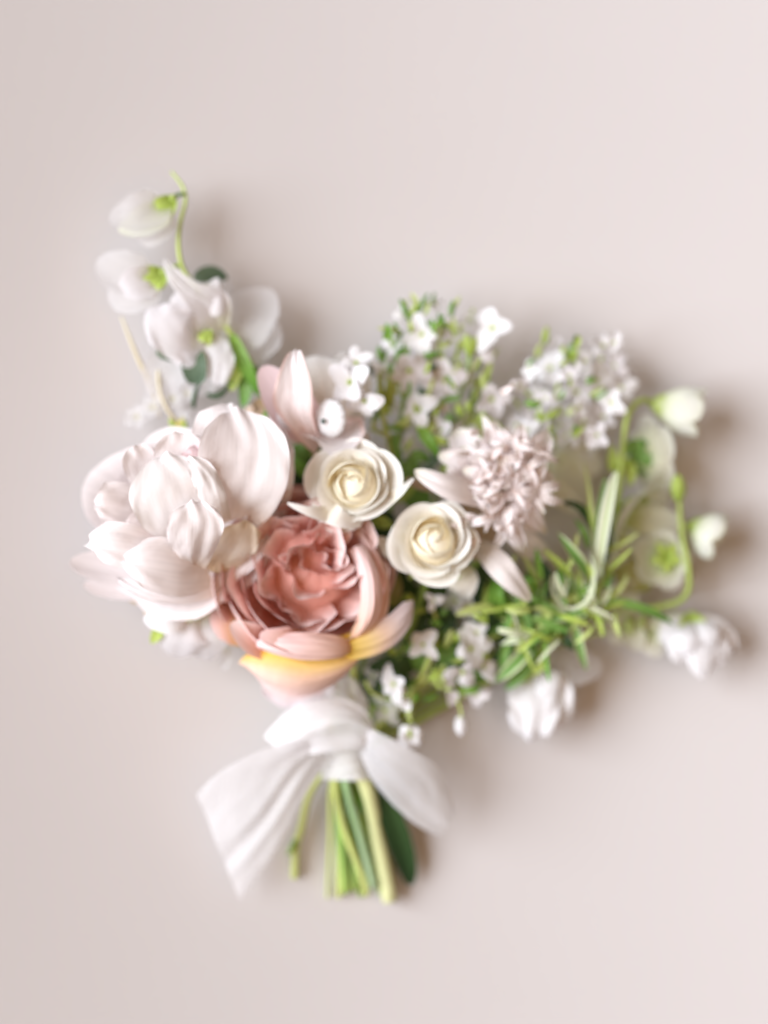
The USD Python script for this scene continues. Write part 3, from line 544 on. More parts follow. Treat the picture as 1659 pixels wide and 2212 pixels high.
# spray at the top, left part
t = Thing('white_flower_spray', 'white star flower spray with green bracts, topmost spray in the middle of the bouquet', 'flower spray', P(880, 960, .05), 'white flower sprays')
t.add('stem', tube([(822, 1930, .010), (798, 1800, .016), (770, 1690, .030), TIE, (800, 1350, .040), (850, 1050, .052), (868, 900, .066), (880, 760, .068), (900, 660, .060)], [6, 7, 6, 6, 6, 6, 6, 5, 3], wob=.15, seed=32), 'stem')
t.add('branch', tube([(856, 1010, .056), (828, 900, .074), (824, 830, .076)], [5, 6, 5]), 'stemlime')
t.add('branch', tube([(870, 930, .062), (930, 840, .072), (950, 700, .066)], [4, 4, 3]), 'stemlime')
for i, (x, y, z, r, n, rot, m) in enumerate([(912, 722, .078, 46, 4, .25, 'white'), (884, 800, .080, 52, 5, .9, 'lilac'), (962, 822, .070, 52, 4, .2, 'lilac'), (906, 884, .084, 46, 4, .5, 'white'),
        (756, 826, .125, 52, 4, .7, 'white'), (788, 866, .122, 42, 4, .1, 'white'), (770, 784, .115, 38, 4, .3, 'white'), (950, 930, .076, 40, 4, .4, 'lilac'), (940, 656, .066, 22, 4, .2, 'white'), (958, 714, .064, 26, 4, .9, 'lilac'),
        (884, 960, .076, 34, 4, .1, 'sheer'), (985, 880, .062, 34, 4, .6, 'sheer')]):
    floret(t, (x, y, z), r, n, (rng.uniform(-.75, .75), rng.uniform(-.6, .75), 1), rot, m, seed=100 + i)
for i, (x0, y0, x1, y1, w, m) in enumerate([(888, 692, 864, 646, 7, 'green'), (884, 690, 902, 650, 6, 'lime'), (900, 680, 924, 634, 6, 'green'), (974, 684, 978, 650, 7, 'green'), (976, 670, 994, 640, 5, 'limepale'), (824, 780, 818, 748, 8, 'green'),
        (858, 790, 864, 752, 9, 'green'), (900, 776, 952, 762, 9, 'green'), (922, 806, 944, 786, 7, 'grey'), (828, 880, 818, 812, 8, 'lime'), (836, 890, 842, 806, 9, 'lime'), (846, 880, 852, 812, 6, 'limepale'), (906, 838, 920, 858, 8, 'grey'),
        (922, 962, 918, 912, 9, 'lime'), (872, 720, 850, 712, 5, 'limepale'), (800, 926, 846, 944, 5, 'limepale'), (806, 812, 798, 786, 6, 'grey')]):
    bud(t, (x0, y0, .076), (x1, y1, .080), w, m, seed=i)
for pts, w, m in [([(905, 925, .078), (926, 952, .090), (950, 990, .084)], 12, 'bright'), ([(916, 940, .078), (950, 952, .088), (975, 956, .080)], 9, 'lime'), ([(850, 935, .070), (858, 975, .080), (866, 1000, .070)], 10, 'green'),
        ([(880, 1000, .066), (905, 985, .076), (930, 1000, .070)], 13, 'green'), ([(952, 1016, .080), (980, 1006, .088), (1012, 996, .084)], 9, 'lime'), ([(860, 1000, .06), (890, 1012, .07), (920, 1010, .064)], 14, 'green'), ([(940, 965, .07), (935, 1000, .078), (905, 1015, .07)], 10, 'grey')]:
    leaf(t, pts, w, m, seed=int(pts[0][0]))

scatter_green(t, 46, (905, 790, 90, 150), (.064, .086), 5, aim=1.5, mats=('lime', 'limepale', 'lime', 'bright', 'green'))
scatter_green(t, 20, (880, 930, 80, 70), (.056, .078), 6, aim=1.3)
for i, (x, y) in enumerate([(846, 742), (930, 752), (990, 742), (832, 800), (930, 786), (850, 880), (1000, 940), (940, 870), (820, 870), (880, 684)]):
    floret(t, (x, y, .062 + .002 * (i % 5)), 24 + 3 * (i % 4), 4, (rng.uniform(-.7, .7), rng.uniform(-.5, .7), 1), i * .37, ('white', 'lilac', 'sheer')[i % 3], seed=700 + i)
# spray at the top, middle part
T2 = t = Thing('white_flower_spray', 'white butterfly-like blossoms on a lime stem, between the topmost spray and the far right spray', 'flower spray', P(1000, 960, .05), 'white flower sprays')
t.add('stem', tube([(757, 1905, .006), (752, 1800, .012), (742, 1690, .028), TIE, (880, 1300, .036), (960, 1000, .048), (985, 880, .060), (1010, 800, .066), (1018, 730, .066)], [6, 6, 6, 6, 6, 5, 5, 5, 4], wob=.15, seed=33), 'stemgrey')
t.add('branch', tube([(1000, 830, .062), (1040, 770, .064), (1060, 720, .068)], [3.5, 3.5, 3]), 'stemlime')
t.add('branch', tube([(975, 930, .056), (1030, 880, .062), (1076, 850, .066)], [3.5, 3.5, 3]), 'stemlime')
for i, (x, y, z, r, n, rot, m) in enumerate([(1066, 708, .076, 50, 3, .1, 'white'), (1040, 752, .066, 36, 4, .5, 'lilac'), (1062, 862, .070, 44, 4, .3, 'lilac'), (1122, 832, .074, 28, 3, .7, 'lilac'), (1012, 690, .060, 24, 4, .2, 'sheer'), (1000, 800, .056, 40, 5, .4, 'sheer')]):
    floret(t, (x, y, z), r, n, (rng.uniform(-.75, .75), rng.uniform(-.6, .75), 1), rot, m, seed=130 + i)
for i, (x0, y0, x1, y1, w, m) in enumerate([(1016, 770, 1008, 722, 12, 'lime'), (1018, 770, 1026, 728, 9, 'lime'), (990, 760, 1000, 730, 6, 'limepale'), (1048, 850, 1042, 806, 7, 'limepale'), (1036, 910, 1046, 890, 8, 'lime'), (998, 900, 988, 872, 9, 'lime'), (1010, 890, 1014, 866, 7, 'lime'), (1000, 780, 978, 806, 6, 'limepale')]):
    bud(t, (x0, y0, .072), (x1, y1, .076), w, m, seed=i)
leaf(t, [(1000, 920, .05), (1060, 930, .056), (1085, 950, .05)], 26, 'limepale', seed=4)

ZK = .52
# spray at the top right
scatter_green(T2, 18, (1020, 800, 50, 110), (.058, .074), 7, aim=1.4)
t = Thing('white_flower_spray', 'dense clump of small white blossoms, the far upper right spray over the pink star bloom', 'flower spray', P(1180, 980, .04), 'white flower sprays')
t.add('stem', tube([TIE, (980, 1280, .036), (1130, 1050, .044), (1190, 900, .056), (1210, 800, .060)], [6, 6, 5, 5, 4]), 'stemlime')
t.add('branch', tube([(1170, 950, .052), (1260, 860, .062), (1300, 770, .060)], [4, 4, 3]), 'stemlime')
t.add('branch', tube([(1185, 915, .056), (1160, 870, .060), (1130, 840, .064)], [3, 3, 2.5]), 'stemlime')
for i, (x, y, z, r, n, rot, m) in enumerate([(1190, 796, .074, 48, 4, .75, 'white'), (1304, 746, .064, 36, 5, .2, 'white'), (1288, 822, .074, 46, 5, .4, 'white'), (1246, 846, .066, 42, 4, .2, 'lilac'), (1342, 838, .060, 34, 4, .5, 'white'), (1212, 892, .076, 40, 3, .3, 'white'),
        (1164, 850, .072, 22, 3, .4, 'white'), (1116, 918, .070, 36, 4, .2, 'lilac'), (1222, 942, .070, 32, 4, .6, 'white'), (1262, 912, .066, 42, 4, .1, 'lilac'), (1304, 900, .058, 34, 4, .7, 'lilac'), (1328, 790, .056, 32, 4, .9, 'lilac'), (1160, 900, .066, 36, 4, .9, 'lilac'), (1194, 740, .058, 20, 4, .3, 'lilac'), (1270, 960, .056, 34, 4, .3, 'sheer'), (1196, 968, .058, 34, 4, .2, 'sheer')]):
    floret(t, (x, y, z), r, n, (rng.uniform(-.75, .75), rng.uniform(-.6, .75), 1), rot, m, seed=160 + i)
for i, (x0, y0, x1, y1, w, m) in enumerate([(1176, 745, 1182, 706, 9, 'lime'), (1160, 772, 1168, 742, 8, 'limepale'), (1228, 780, 1214, 748, 10, 'lime'), (1232, 782, 1246, 752, 9, 'lime'), (1240, 784, 1276, 772, 9, 'limepale'), (1166, 920, 1168, 876, 8, 'lime'), (1112, 862, 1124, 882, 5, 'limepale'), (1240, 940, 1238, 926, 7, 'lime'), (1194, 952, 1200, 938, 6, 'lime')]):
    bud(t, (x0, y0, .072), (x1, y1, .075), w, m, seed=i)
for pts, w in [([(1180, 960, .05), (1240, 990, .054), (1300, 1010, .048)], 40), ([(1190, 980, .048), (1230, 1040, .052), (1260, 1090, .046)], 42), ([(1180, 970, .05), (1200, 1010, .056), (1206, 1050, .05)], 32)]:
    t.add('petal', blade(pts, w, rnd=.3, wr=6, seed=int(w)), 'bell')

ZK = .85
scatter_green(t, 22, (1210, 850, 90, 110), (.060, .076), 8, length=(16, 38), aim=1.2)
for i, (x, y) in enumerate([(1146, 800), (1230, 812), (1262, 780), (1322, 870), (1180, 860), (1250, 880), (1140, 930), (1290, 940), (1326, 740)]):
    floret(t, (x, y, .066 + .002 * (i % 5)), 24 + 3 * (i % 4), 4, (rng.uniform(-.7, .7), rng.uniform(-.5, .7), 1), i * .37, ('white', 'lilac', 'white')[i % 3], seed=720 + i)
# spray below the garden rose
t = Thing('white_flower_spray', 'small four-petalled white blossoms hanging low beside the ribbon, right of the garden rose', 'flower spray', P(930, 1420, .04), 'white flower sprays')
t.add('stem', tube([TIE, (820, 1560, .040), (898, 1480, .056), (925, 1430, .064), (952, 1350, .066)], [5, 5, 6, 6, 5]), 'stemlime')
t.add('branch', tube([(905, 1480, .056), (960, 1440, .064), (1010, 1420, .066)], [4.5, 4, 4]), 'stemlime')
t.add('branch', tube([(890, 1500, .054), (888, 1540, .058), (886, 1580, .058)], [3.5, 3.5, 3]), 'stemlime')
t.add('branch', tube([(930, 1470, .058), (985, 1510, .060), (996, 1555, .058)], [3, 3, 2.5]), 'stemlime')
t.add('branch', tube([(955, 1370, .064), (940, 1330, .070), (938, 1310, .072)], [4, 4, 3]), 'stemlime')
t.add('branch', tube([(870, 1510, .052), (810, 1500, .060), (790, 1470, .062)], [3, 3, 3]), 'stemlime')
for i, (x, y, z, r, n, rot, m) in enumerate([(851, 1478, .076, 42, 4, .35, 'white'), (914, 1392, .078, 38, 4, .6, 'white'), (1016, 1402, .076, 46, 4, .3, 'white'), (1030, 1366, .072, 30, 4, .9, 'white'), (1000, 1452, .074, 42, 3, 1.0, 'lilac'), (1046, 1440, .066, 34, 4, .2, 'lilac'),
        (970, 1490, .070, 40, 2, 1.5, 'lilac'), (937, 1298, .078, 24, 3, .3, 'white'), (985, 1298, .064, 34, 4, .4, 'sheer'), (832, 1534, .056, 44, 4, .5, 'sheer'), (872, 1504, .070, 36, 2, -1.1, 'white'), (1030, 1500, .058, 30, 3, .4, 'lilac'), (1010, 1310, .06, 34, 4, .8, 'blush_sheer'), (806, 1462, .060, 24, 3, .2, 'sheer')]):
    floret(t, (x, y, z), r, n, (rng.uniform(-.75, .75), rng.uniform(-.6, .75), 1), rot, m, seed=190 + i)
hb = t.add('hanging_bell', blob((887, 1592, .058), 24, 20, 20, axis=(.1, -.5, .8), noise_=.2), 'white')
t.add('stalk', tube([(884, 1560, .064), (886, 1592, .070)], [4, 3.5], n=8), 'lime', hb)
for q in range(5):
    an = q * 1.2566
    t.add('petal', blade([(887, 1590, .062), (887 + 16 * math.cos(an), 1590 + 15 * math.sin(an), .068), (887 + 29 * math.cos(an), 1590 + 27 * math.sin(an), .062)], 13, n=(0, 0, 1), rnd=.3, cup=.2, nu=7, nv=8, seed=q), 'white', hb)
t.add('bud', blob((995, 1568, .058), 13, 13, 22, axis=(.05, -1, .1), point=.6), 'white')
t.add('bud', blob((884, 1540, .06), 7, 7, 12, axis=(.05, -1, .1)), 'limepale')
for i, (x0, y0, x1, y1, w, m) in enumerate([(978, 1384, 1000, 1364, 11, 'lime'), (962, 1398, 976, 1360, 9, 'limepale'), (946, 1452, 962, 1478, 6, 'limepale'), (934, 1440, 948, 1490, 5, 'lime'), (905, 1500, 894, 1515, 6, 'bright'), (892, 1400, 890, 1380, 6, 'limepale'), (952, 1330, 966, 1318, 7, 'green')]):
    bud(t, (x0, y0, .070), (x1, y1, .074), w, m, seed=i)
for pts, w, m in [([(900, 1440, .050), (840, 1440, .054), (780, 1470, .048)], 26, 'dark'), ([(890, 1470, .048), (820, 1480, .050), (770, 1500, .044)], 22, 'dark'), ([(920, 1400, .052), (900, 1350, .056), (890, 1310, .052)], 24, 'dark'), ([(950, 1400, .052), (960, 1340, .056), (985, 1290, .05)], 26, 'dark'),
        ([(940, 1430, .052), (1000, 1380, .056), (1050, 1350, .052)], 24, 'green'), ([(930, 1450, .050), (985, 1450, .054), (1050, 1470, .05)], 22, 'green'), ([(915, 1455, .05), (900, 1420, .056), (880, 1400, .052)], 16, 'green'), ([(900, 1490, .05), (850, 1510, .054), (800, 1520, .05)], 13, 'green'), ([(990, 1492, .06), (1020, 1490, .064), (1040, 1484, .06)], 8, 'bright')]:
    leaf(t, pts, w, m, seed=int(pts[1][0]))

scatter_green(t, 26, (930, 1420, 100, 110), (.050, .070), 9, mats=('green', 'dark', 'bright', 'lime'), length=(22, 46), w=(4, 8))
ZK = .85
# ================================================================== CREAM-EDGED FOLIAGE AT THE RIGHT
t = Thing('variegated_sprig', 'leafy sprig of narrow green leaves with cream margins at the right of the bouquet', 'foliage', P(1080, 1360, .04))
t.add('stem', tube([(733, 1938, .012), (730, 1810, .018), (733, 1690, .034), TIE, (920, 1480, .040), (1080, 1368, .052), (1200, 1340, .062), (1300, 1294, .070)], [6.5, 7, 7, 6, 6, 6, 6, 5], wob=.15, seed=41), 'stemlime')
LV = [
    ([(1294, 1246, .074), (1306, 1140, .090), (1332, 1018, .086)], 19, 'varpale', dict(n=(-.6, 0, 1), cup=.4, lance=(.5, .45))),
    ([(1288, 1240, .074), (1290, 1150, .084), (1308, 1030, .078)], 15, 'varieg', dict(n=(.4, 0, 1), cup=.3, lance=(.5, .45))),
    ([(1288, 1230, .072), (1278, 1110, .080), (1262, 996, .070)], 7, 'limepale', {}),
    ([(1284, 1262, .078), (1245, 1205, .096), (1204, 1150, .090)], 19, 'varieg', dict(n=(.3, .2, 1), cup=.3)),
    ([(1282, 1150, .066), (1252, 1096, .078), (1206, 1086, .072)], 12, 'dark', {}),
    ([(1300, 1226, .066), (1314, 1170, .072), (1318, 1122, .066)], 13, 'dark', {}),
    ([(1302, 1296, .072), (1384, 1313, .078), (1456, 1350, .066)], 13, 'green', dict(cup=.4)),
    ([(1302, 1292, .072), (1240, 1326, .082), (1106, 1338, .070)], 18, 'varieg', dict(n=(0, .5, 1))),
    ([(1240, 1334, .068), (1250, 1390, .076), (1266, 1448, .066)], 14, 'varieg', dict(cup=.4)),
    ([(1200, 1372, .066), (1140, 1376, .082), (1080, 1392, .074)], 16, 'varpale', dict(n=(0, .3, 1))),
    ([(1090, 1336, .062), (1070, 1290, .078), (1078, 1246, .072)], 22, 'bright', dict(lance=(.6, .5))),
    ([(1150, 1390, .062), (1116, 1430, .072), (1068, 1474, .060)], 20, 'varieg', {}),
    ([(1200, 1360, .062), (1230, 1390, .072), (1262, 1404, .064)], 14, 'dark', {}),
    ([(1290, 1300, .066), (1230, 1350, .076), (1150, 1350, .070)], 14, 'varieg', dict(n=(0, -.3, 1))),
    ([(1190, 1340, .06), (1140, 1300, .07), (1092, 1300, .064)], 17, 'varieg', {}),
    ([(1180, 1345, .056), (1120, 1350, .064), (1050, 1370, .056)], 18, 'green', {}),
    ([(1170, 1350, .052), (1110, 1390, .060), (1060, 1430, .052)], 22, 'dark', {}),
    ([(1150, 1340, .050), (1100, 1310, .058), (1050, 1310, .050)], 22, 'dark', {}),
    ([(1150, 1330, .05), (1150, 1280, .058), (1140, 1230, .054)], 20, 'green', {}),
    ([(1180, 1330, .054), (1190, 1270, .062), (1170, 1210, .054)], 18, 'dark', {}),
    ([(1205, 1320, .058), (1212, 1270, .066), (1206, 1220, .06)], 14, 'bright', {}),
    ([(1228, 1310, .062), (1232, 1260, .074), (1222, 1212, .070)], 12, 'varieg', {}),
    ([(1240, 1310, .062), (1250, 1266, .074), (1246, 1226, .070)], 10, 'lime', {}),
    ([(1150, 1400, .05), (1130, 1450, .056), (1090, 1490, .05)], 20, 'green', {}),
    ([(1170, 1395, .052), (1170, 1430, .06), (1150, 1460, .054)], 15, 'lime', {}),
    ([(1110, 1370, .058), (1090, 1410, .066), (1084, 1460, .058)], 14, 'green', {}),
    ([(1180, 1300, .06), (1130, 1262, .07), (1090, 1260, .062)], 13, 'varieg', {}),
    ([(1270, 1185, .07), (1262, 1150, .078), (1240, 1120, .07)], 9, 'green', {}),
    ([(1290, 1300, .07), (1330, 1280, .078), (1356, 1240, .07)], 9, 'limepale', {}),
]
for i, (pts, w, m, k) in enumerate(LV): leaf(t, pts, w * .74, m, **dict(dict(seed=i), **k))
scatter_green(t, 34, (1130, 1345, 95, 70), (.058, .082), 12, length=(50, 110), w=(5, 10), mats=('green', 'bright', 'varieg', 'lime', 'limepale', 'green'), name='leaf')
scatter_green(t, 20, (1225, 1290, 75, 65), (.062, .090), 13, length=(40, 90), w=(4, 8), mats=('lime', 'bright', 'varpale', 'limepale', 'green'), aim=1.6, name='leaf')
scatter_green(t, 12, (1300, 1250, 30, 110), (.060, .080), 14, length=(40, 90), w=(3.5, 6), mats=('lime', 'green', 'limepale'), aim=1.4, name='leaf')
scatter_green(t, 26, (1200, 1335, 150, 60), (.070, .098), 15, length=(36, 84), w=(3.5, 7), mats=('lime', 'limepale', 'varpale', 'limepale', 'lime'), name='leaf')
t.add('curled_leaf', blade([(1192, 1240, .092), (1196, 1290, .098), (1232, 1318, .098), (1272, 1296, .098), (1284, 1235, .094), (1272, 1190, .088)], 6, n=[(.8, .1, .7), (.6, .5, .7), (0, .9, .7), (-.6, .5, .7), (-.8, .1, .7), (-.8, .1, .7)], lance=(.35, .6), nu=7, nv=24, cup=.3, seed=3), 'varpale')

ZK = .46
# ================================================================== NODDING WHITE BELLS AT THE RIGHT
def bell(th, c, axis, R, H, n=5, m='bell', spin=0.0, flare=.25, cal=True, seed=0, cm='lime', calen=.55, rnd=.36):
    """Nodding bell: a stalk-end calyx with n overlapping petals opening along the axis."""
    bp = th.add('bell', blob(c, R * .2, R * .2, R * .2, axis=axis, nu=10, nv=7), cm)
    for i in range(n):
        th.add('petal', shell(c, axis, R, H, spin + i * 2 * math.pi / n, math.pi / n * 1.25, r0=.15, z0=0, bulge=.22, lip=flare, rnd=rnd, wave=.02, wf=1.5, pinch=.6, nu=11, nv=12, seed=seed + i, pw=.9, wr=.08), m, bp)
    if cal:
        for i in range(5):
            th.add('sepal', shell(c, axis, R * .60, H * calen, spin + .6 + i * 1.2566, .42, r0=.25, z0=-R * .12, bulge=.30, lip=.2, rnd=.6, pinch=.9, nu=7, nv=8, seed=seed + 20 + i), cm, bp)

t = Thing('bell_flower_stem', 'arching stem with a cream nodding bell at its tip, uppermost at the far right', 'bell flower', P(1310, 1260, .04), 'white bell flowers')
t.add('stem', tube([(781, 1936, .016), (770, 1810, .026), (757, 1690, .050), TIE, (1000, 1450, .034), (1290, 1270, .046), (1336, 1070, .084), (1346, 965, .100), (1358, 893, .100), (1384, 864, .094), (1412, 872, .076)], [7, 7.5, 7, 5.5, 5.5, 5.5, 6, 6, 6, 6, 6]), 'lime')
bell(t, (1410, 872, .076), (1, -.22, .12), 46, 108, m='cream', flare=.12, seed=300, spin=.5, cm='limepale', calen=.62)
bell(t, (1372, 988, .062), (.78, .1, -.42), 60, 58, m='bell', flare=.5, seed=320, spin=.2, cm='green', calen=.6)
for pts, w, m in [([(1350, 985, .070), (1372, 960, .078), (1390, 1010, .074)], 14, 'green'), ([(1345, 1000, .07), (1330, 1010, .076), (1322, 960, .072)], 14, 'lime'), ([(1350, 990, .07), (1362, 1020, .078), (1356, 1050, .072)], 13, 'lime')]:
    leaf(t, pts, w, m, seed=int(w))

t = Thing('bell_flower_stem', 'looping stem with pointed lime bud and green-white bells at the right edge of the bouquet', 'bell flower', P(1440, 1310, .03), 'white bell flowers')
t.add('stem', tube([(797, 1915, .014), (790, 1810, .024), (770, 1690, .056), TIE, (1000, 1480, .030), (1290, 1330, .044), (1414, 1312, .054), (1466, 1300, .070), (1488, 1272, .090), (1486, 1220, .100), (1473, 1150, .096), (1468, 1078, .092)], [6.5, 7, 7, 5, 5, 5, 5, 6, 6.5, 6.5, 6, 5]), 'lime')
t.add('bud', blob((1465, 1054, .094), 16, 16, 30, axis=(-.05, 1, .1), point=.7), 'lime')
t.add('branch', tube([(1472, 1158, .070), (1480, 1136, .074), (1497, 1130, .074)], [4.5, 4.5, 4.5]), 'limepale')
bell(t, (1492, 1134, .072), (.86, -.42, .2), 46, 72, m='cream', flare=.05, seed=340, cm='lime', calen=.75, spin=.2)
bell(t, (1436, 1206, .066), (-.25, -.1, .55), 46, 32, m='bell', flare=.45, seed=350, cm='lime', calen=.5, spin=.1)
for q in range(5):
    an = q * 1.2566 + .3
    leaf(t, [(1440, 1203, .080), (1440 + 18 * math.cos(an), 1203 + 18 * math.sin(an), .087), (1440 + 36 * math.cos(an), 1203 + 38 * math.sin(an), .082)], 10, 'lime', seed=q)

t = Thing('bell_flower_stem', 'pale sheer bell flowers with lime sepals facing right, just beside the tall cream-edged leaves', 'bell flower', P(1340, 1120, .04), 'white bell flowers')
t.add('stem', tube([TIE, (980, 1460, .032), (1280, 1300, .044), (1322, 1230, .054), (1345, 1110, .062)], [5, 5, 5, 5, 5]), 'limepale')
bell(t, (1344, 1108, .062), (.75, -.45, .45), 76, 66, m='bell', flare=.55, seed=360, cm='lime', calen=.55, spin=.4)
t.add('petal', blade([(1345, 1115, .064), (1410, 1125, .074), (1474, 1140, .068)], 32, lance=(.5, .45), n=(0, -.2, 1), cup=.2, nu=9, seed=5), 'bell')
t.add('petal', blade([(1330, 1220, .046), (1370, 1240, .054), (1400, 1210, .050)], 44, rnd=.35, n=(0, .3, 1), cup=.3, seed=6), 'olivepetal')

t = Thing('bell_flower_stem', 'bright white starry bell with lime cap, lowest at the far right edge', 'bell flower', P(1480, 1320, .03), 'white bell flowers')
t.add('stem', tube([TIE, (1000, 1500, .028), (1250, 1380, .040), (1400, 1345, .050), (1470, 1328, .058), (1494, 1334, .062)], [5, 5, 5, 4.5, 4.5, 4.5]), 'limepale')
bp = t.add('bell', blob((1494, 1334, .062), 16, 16, 14, axis=(.2, -.9, .3)), 'limepale')
for q, (x, y, w, z) in enumerate([(1438, 1396, 30, .070), (1468, 1432, 32, .084), (1522, 1464, 34, .090), (1562, 1436, 32, .082), (1590, 1400, 28, .066), (1500, 1420, 34, .094), (1540, 1408, 30, .092)]):
    t.add('petal', blade([(1494, 1336, .062), ((1494 + x) / 2 + (4 if x > 1510 else -3), (1336 + y) / 2 - 6, z + .008), (x, y, z)], w, n=((x - 1515) * -.004, .3, 1), lance=(.55, .42), cup=-.35, nu=11, nv=14, wr=5, ruffle=3, seed=q), 'white', bp)
for q, (x, y) in enumerate([(1470, 1362), (1530, 1362), (1500, 1372)]):
    t.add('sepal', blade([(1492, 1328, .068), ((1492 + x) / 2, (1328 + y) / 2, .082), (x, y, .088)], 12, lance=(.5, .5), nu=5, nv=8, seed=q), 'lime', bp)
for i, (x, y, z, r) in enumerate([(1400, 1370, .054, 52), (1352, 1356, .056, 50)]):
    floret(t, (x, y, z), r, 5, (.1, .3, 1), .3 * i, 'bell', seed=390 + i, wide=.5)
bud(t, (1360, 1330, .06), (1364, 1372, .066), 12, 'limepale'); bud(t, (1390, 1330, .06), (1384, 1360, .066), 10, 'limepale')
t.add('petal', blade([(1340, 1330, .056), (1350, 1290, .064), (1376, 1262, .060)], 30, rnd=.35, cup=.2, seed=8), 'bell')

t = Thing('sweet_pea_stem', 'heavy white double blossom hanging alone low right under the green leaves', 'sweet pea', P(1130, 1440, .03), 'sweet pea stems')
t.add('stem', tube([TIE, (900, 1560, .032), (1060, 1470, .044), (1130, 1440, .054)], [5, 5, 5, 5]), 'lime')
t.add('petal', blade([(1140, 1440, .052), (1220, 1440, .058), (1300, 1440, .048)], 44, rnd=.4, cup=.2, n=(0, .3, 1), wr=7, seed=1), 'sheer')
t.add('petal', blade([(1140, 1430, .054), (1180, 1450, .058), (1232, 1478, .050)], 50, rnd=.35, cup=-.2, wr=7, seed=2), 'sheer')
t.add('petal', blade([(1150, 1440, .056), (1185, 1490, .080), (1204, 1545, .078), (1200, 1568, .068)], 46, rnd=.32, cup=-.12, ruffle=7, base=.6, n=(.1, .2, 1), wr=11, nu=13, seed=3), 'white')
t.add('petal', blade([(1140, 1450, .058), (1152, 1510, .084), (1150, 1575, .084), (1148, 1596, .072)], 52, rnd=.3, cup=-.12, ruffle=7, base=.5, n=(0, .2, 1), wr=11, nu=15, seed=4), 'white')
t.add('petal', blade([(1140, 1450, .058), (1130, 1490, .072), (1122, 1530, .070)], 30, rnd=.3, cup=-.3, base=.5, wr=4, seed=5), 'white')
t.add('petal', blade([(1150, 1450, .066), (1180, 1480, .088), (1196, 1500, .088)], 34, rnd=.3, cup=-.4, base=.6, wr=4, seed=6), 'white')
for q, (dx, dy) in enumerate([(30, 10), (8, 34), (-24, 26), (-34, -4)]):
    leaf(t, [(1130, 1440, .060), (1130 + dx * .6, 1440 + dy * .6, .070), (1130 + dx * 1.3, 1440 + dy * 1.3, .066)], 12, 'lime', seed=q)

ZK = .62
# ================================================================== SWEET PEAS AT THE UPPER LEFT
t = Thing('sweet_pea_stem', 'tall stem of pale sweet pea blossoms with a curling tendril tip at the upper left', 'sweet pea', P(580, 860, .04), 'sweet pea stems')
t.add('stem', tube([(637, 1897, .018), (641, 1820, .022), (650, 1794, .024), (668, 1718, .030), (700, 1672, .034), TIE, (690, 1300, .036), (600, 900, .044), (545, 790, .060), (494, 713, .068), (440, 640, .064), (398, 585, .070), (386, 537, .074), (389, 483, .074), (402, 430, .072), (395, 403, .068), (370, 371, .062)],
    [9, 9, 7, 6.5, 7, 7, 7, 7.5, 7, 6.5, 6, 5.5, 5.5, 5, 4.5, 4, 2.5], k=80, wob=.1), 'stemlime')
t.add('side_shoot', tube([(642, 1812, .022), (630, 1832, .028), (622, 1846, .028)], [6, 6, 3.5]), 'stem')
def calyx(x, y, z, lobes, m='lime'):
    for i, (dx, dy, w) in enumerate(lobes):
        leaf(t, [(x, y, z), (x + dx * .5, y + dy * .5, z + .004), (x + dx, y + dy, z)], w, m, lance=(.4, .6), seed=i)
    t.add('calyx', blob((x, y, z), 8, 8, 10), m)
t.add('pedicel', tube([(398, 420, .072), (388, 420, .074), (374, 427, .074)], [4, 4, 5]), 'green')
calyx(374, 428, .074, [(-52, 22, 13), (-36, 34, 12), (-14, 48, 12)])
def pp(pts, w, m, **k): t.add('petal', blade(pts, w, **k), m)
pp([(366, 436, .072), (310, 462, .082), (236, 470, .078)], 42, 'sheer', rnd=.35, cup=.4, n=(.2, .4, 1), nu=11, seed=1)
pp([(366, 440, .070), (310, 486, .080), (256, 492, .076)], 36, 'cream', rnd=.35, cup=.35, n=(.2, .6, 1), nu=11, seed=2)
pp([(364, 444, .070), (330, 494, .076), (306, 528, .072)], 36, 'sheer', rnd=.35, cup=.3, n=(.3, .3, 1), nu=11, seed=3)
pp([(364, 440, .066), (310, 456, .066), (262, 452, .060)], 40, 'sheer', rnd=.35, cup=.3, nu=11, seed=33)
calyx(352, 588, .072, [(-58, 6, 15), (-38, 22, 14), (-30, 46, 14), (-4, 38, 10)])
t.add('pedicel', tube([(392, 572, .070), (370, 578, .072), (352, 588, .072)], [4, 4, 5]), 'lime')
pp([(346, 596, .068), (280, 592, .072), (212, 560, .062)], 44, 'sheer', rnd=.35, cup=.3, nu=11, wr=6, seed=4)
pp([(346, 600, .068), (290, 628, .074), (236, 652, .064)], 46, 'sheer', rnd=.35, cup=.3, nu=11, wr=6, seed=5)
pp([(340, 604, .070), (300, 612, .078), (258, 620, .074)], 34, 'pea', rnd=.35, cup=.3, nu=11, wr=6, seed=55)
t.add('petal', patch([(474, 724, .070), (408, 664, .092), (364, 606, .098), (352, 560, .092)], [(490, 704, .070), (493, 638, .090), (428, 610, .100), (357, 558, .092)], belly=-4, wr=6, folds=1.5, seed=6), 'pea')
pp([(430, 640, .072), (472, 640, .090), (490, 640, .080)], 40, 'pea', n=(.2, 0, 1), base=.6, rnd=.2, cup=-.2, seed=61)
pp([(440, 730, .070), (396, 730, .090), (352, 690, .092), (336, 660, .082)], 52, 'pea', n=(.1, .1, 1), base=.6, rnd=.35, cup=-.15, ruffle=5, wr=8, nu=13, seed=7)
pp([(446, 720, .068), (400, 760, .086), (372, 770, .080)], 44, 'pea', n=(.1, .1, 1), base=.6, rnd=.4, cup=-.12, ruffle=4, wr=7, nu=11, seed=71)
pp([(440, 726, .066), (420, 690, .082), (380, 632, .078)], 42, 'pea', n=(.2, 0, 1), base=.6, rnd=.35, cup=-.2, nu=11, seed=72)
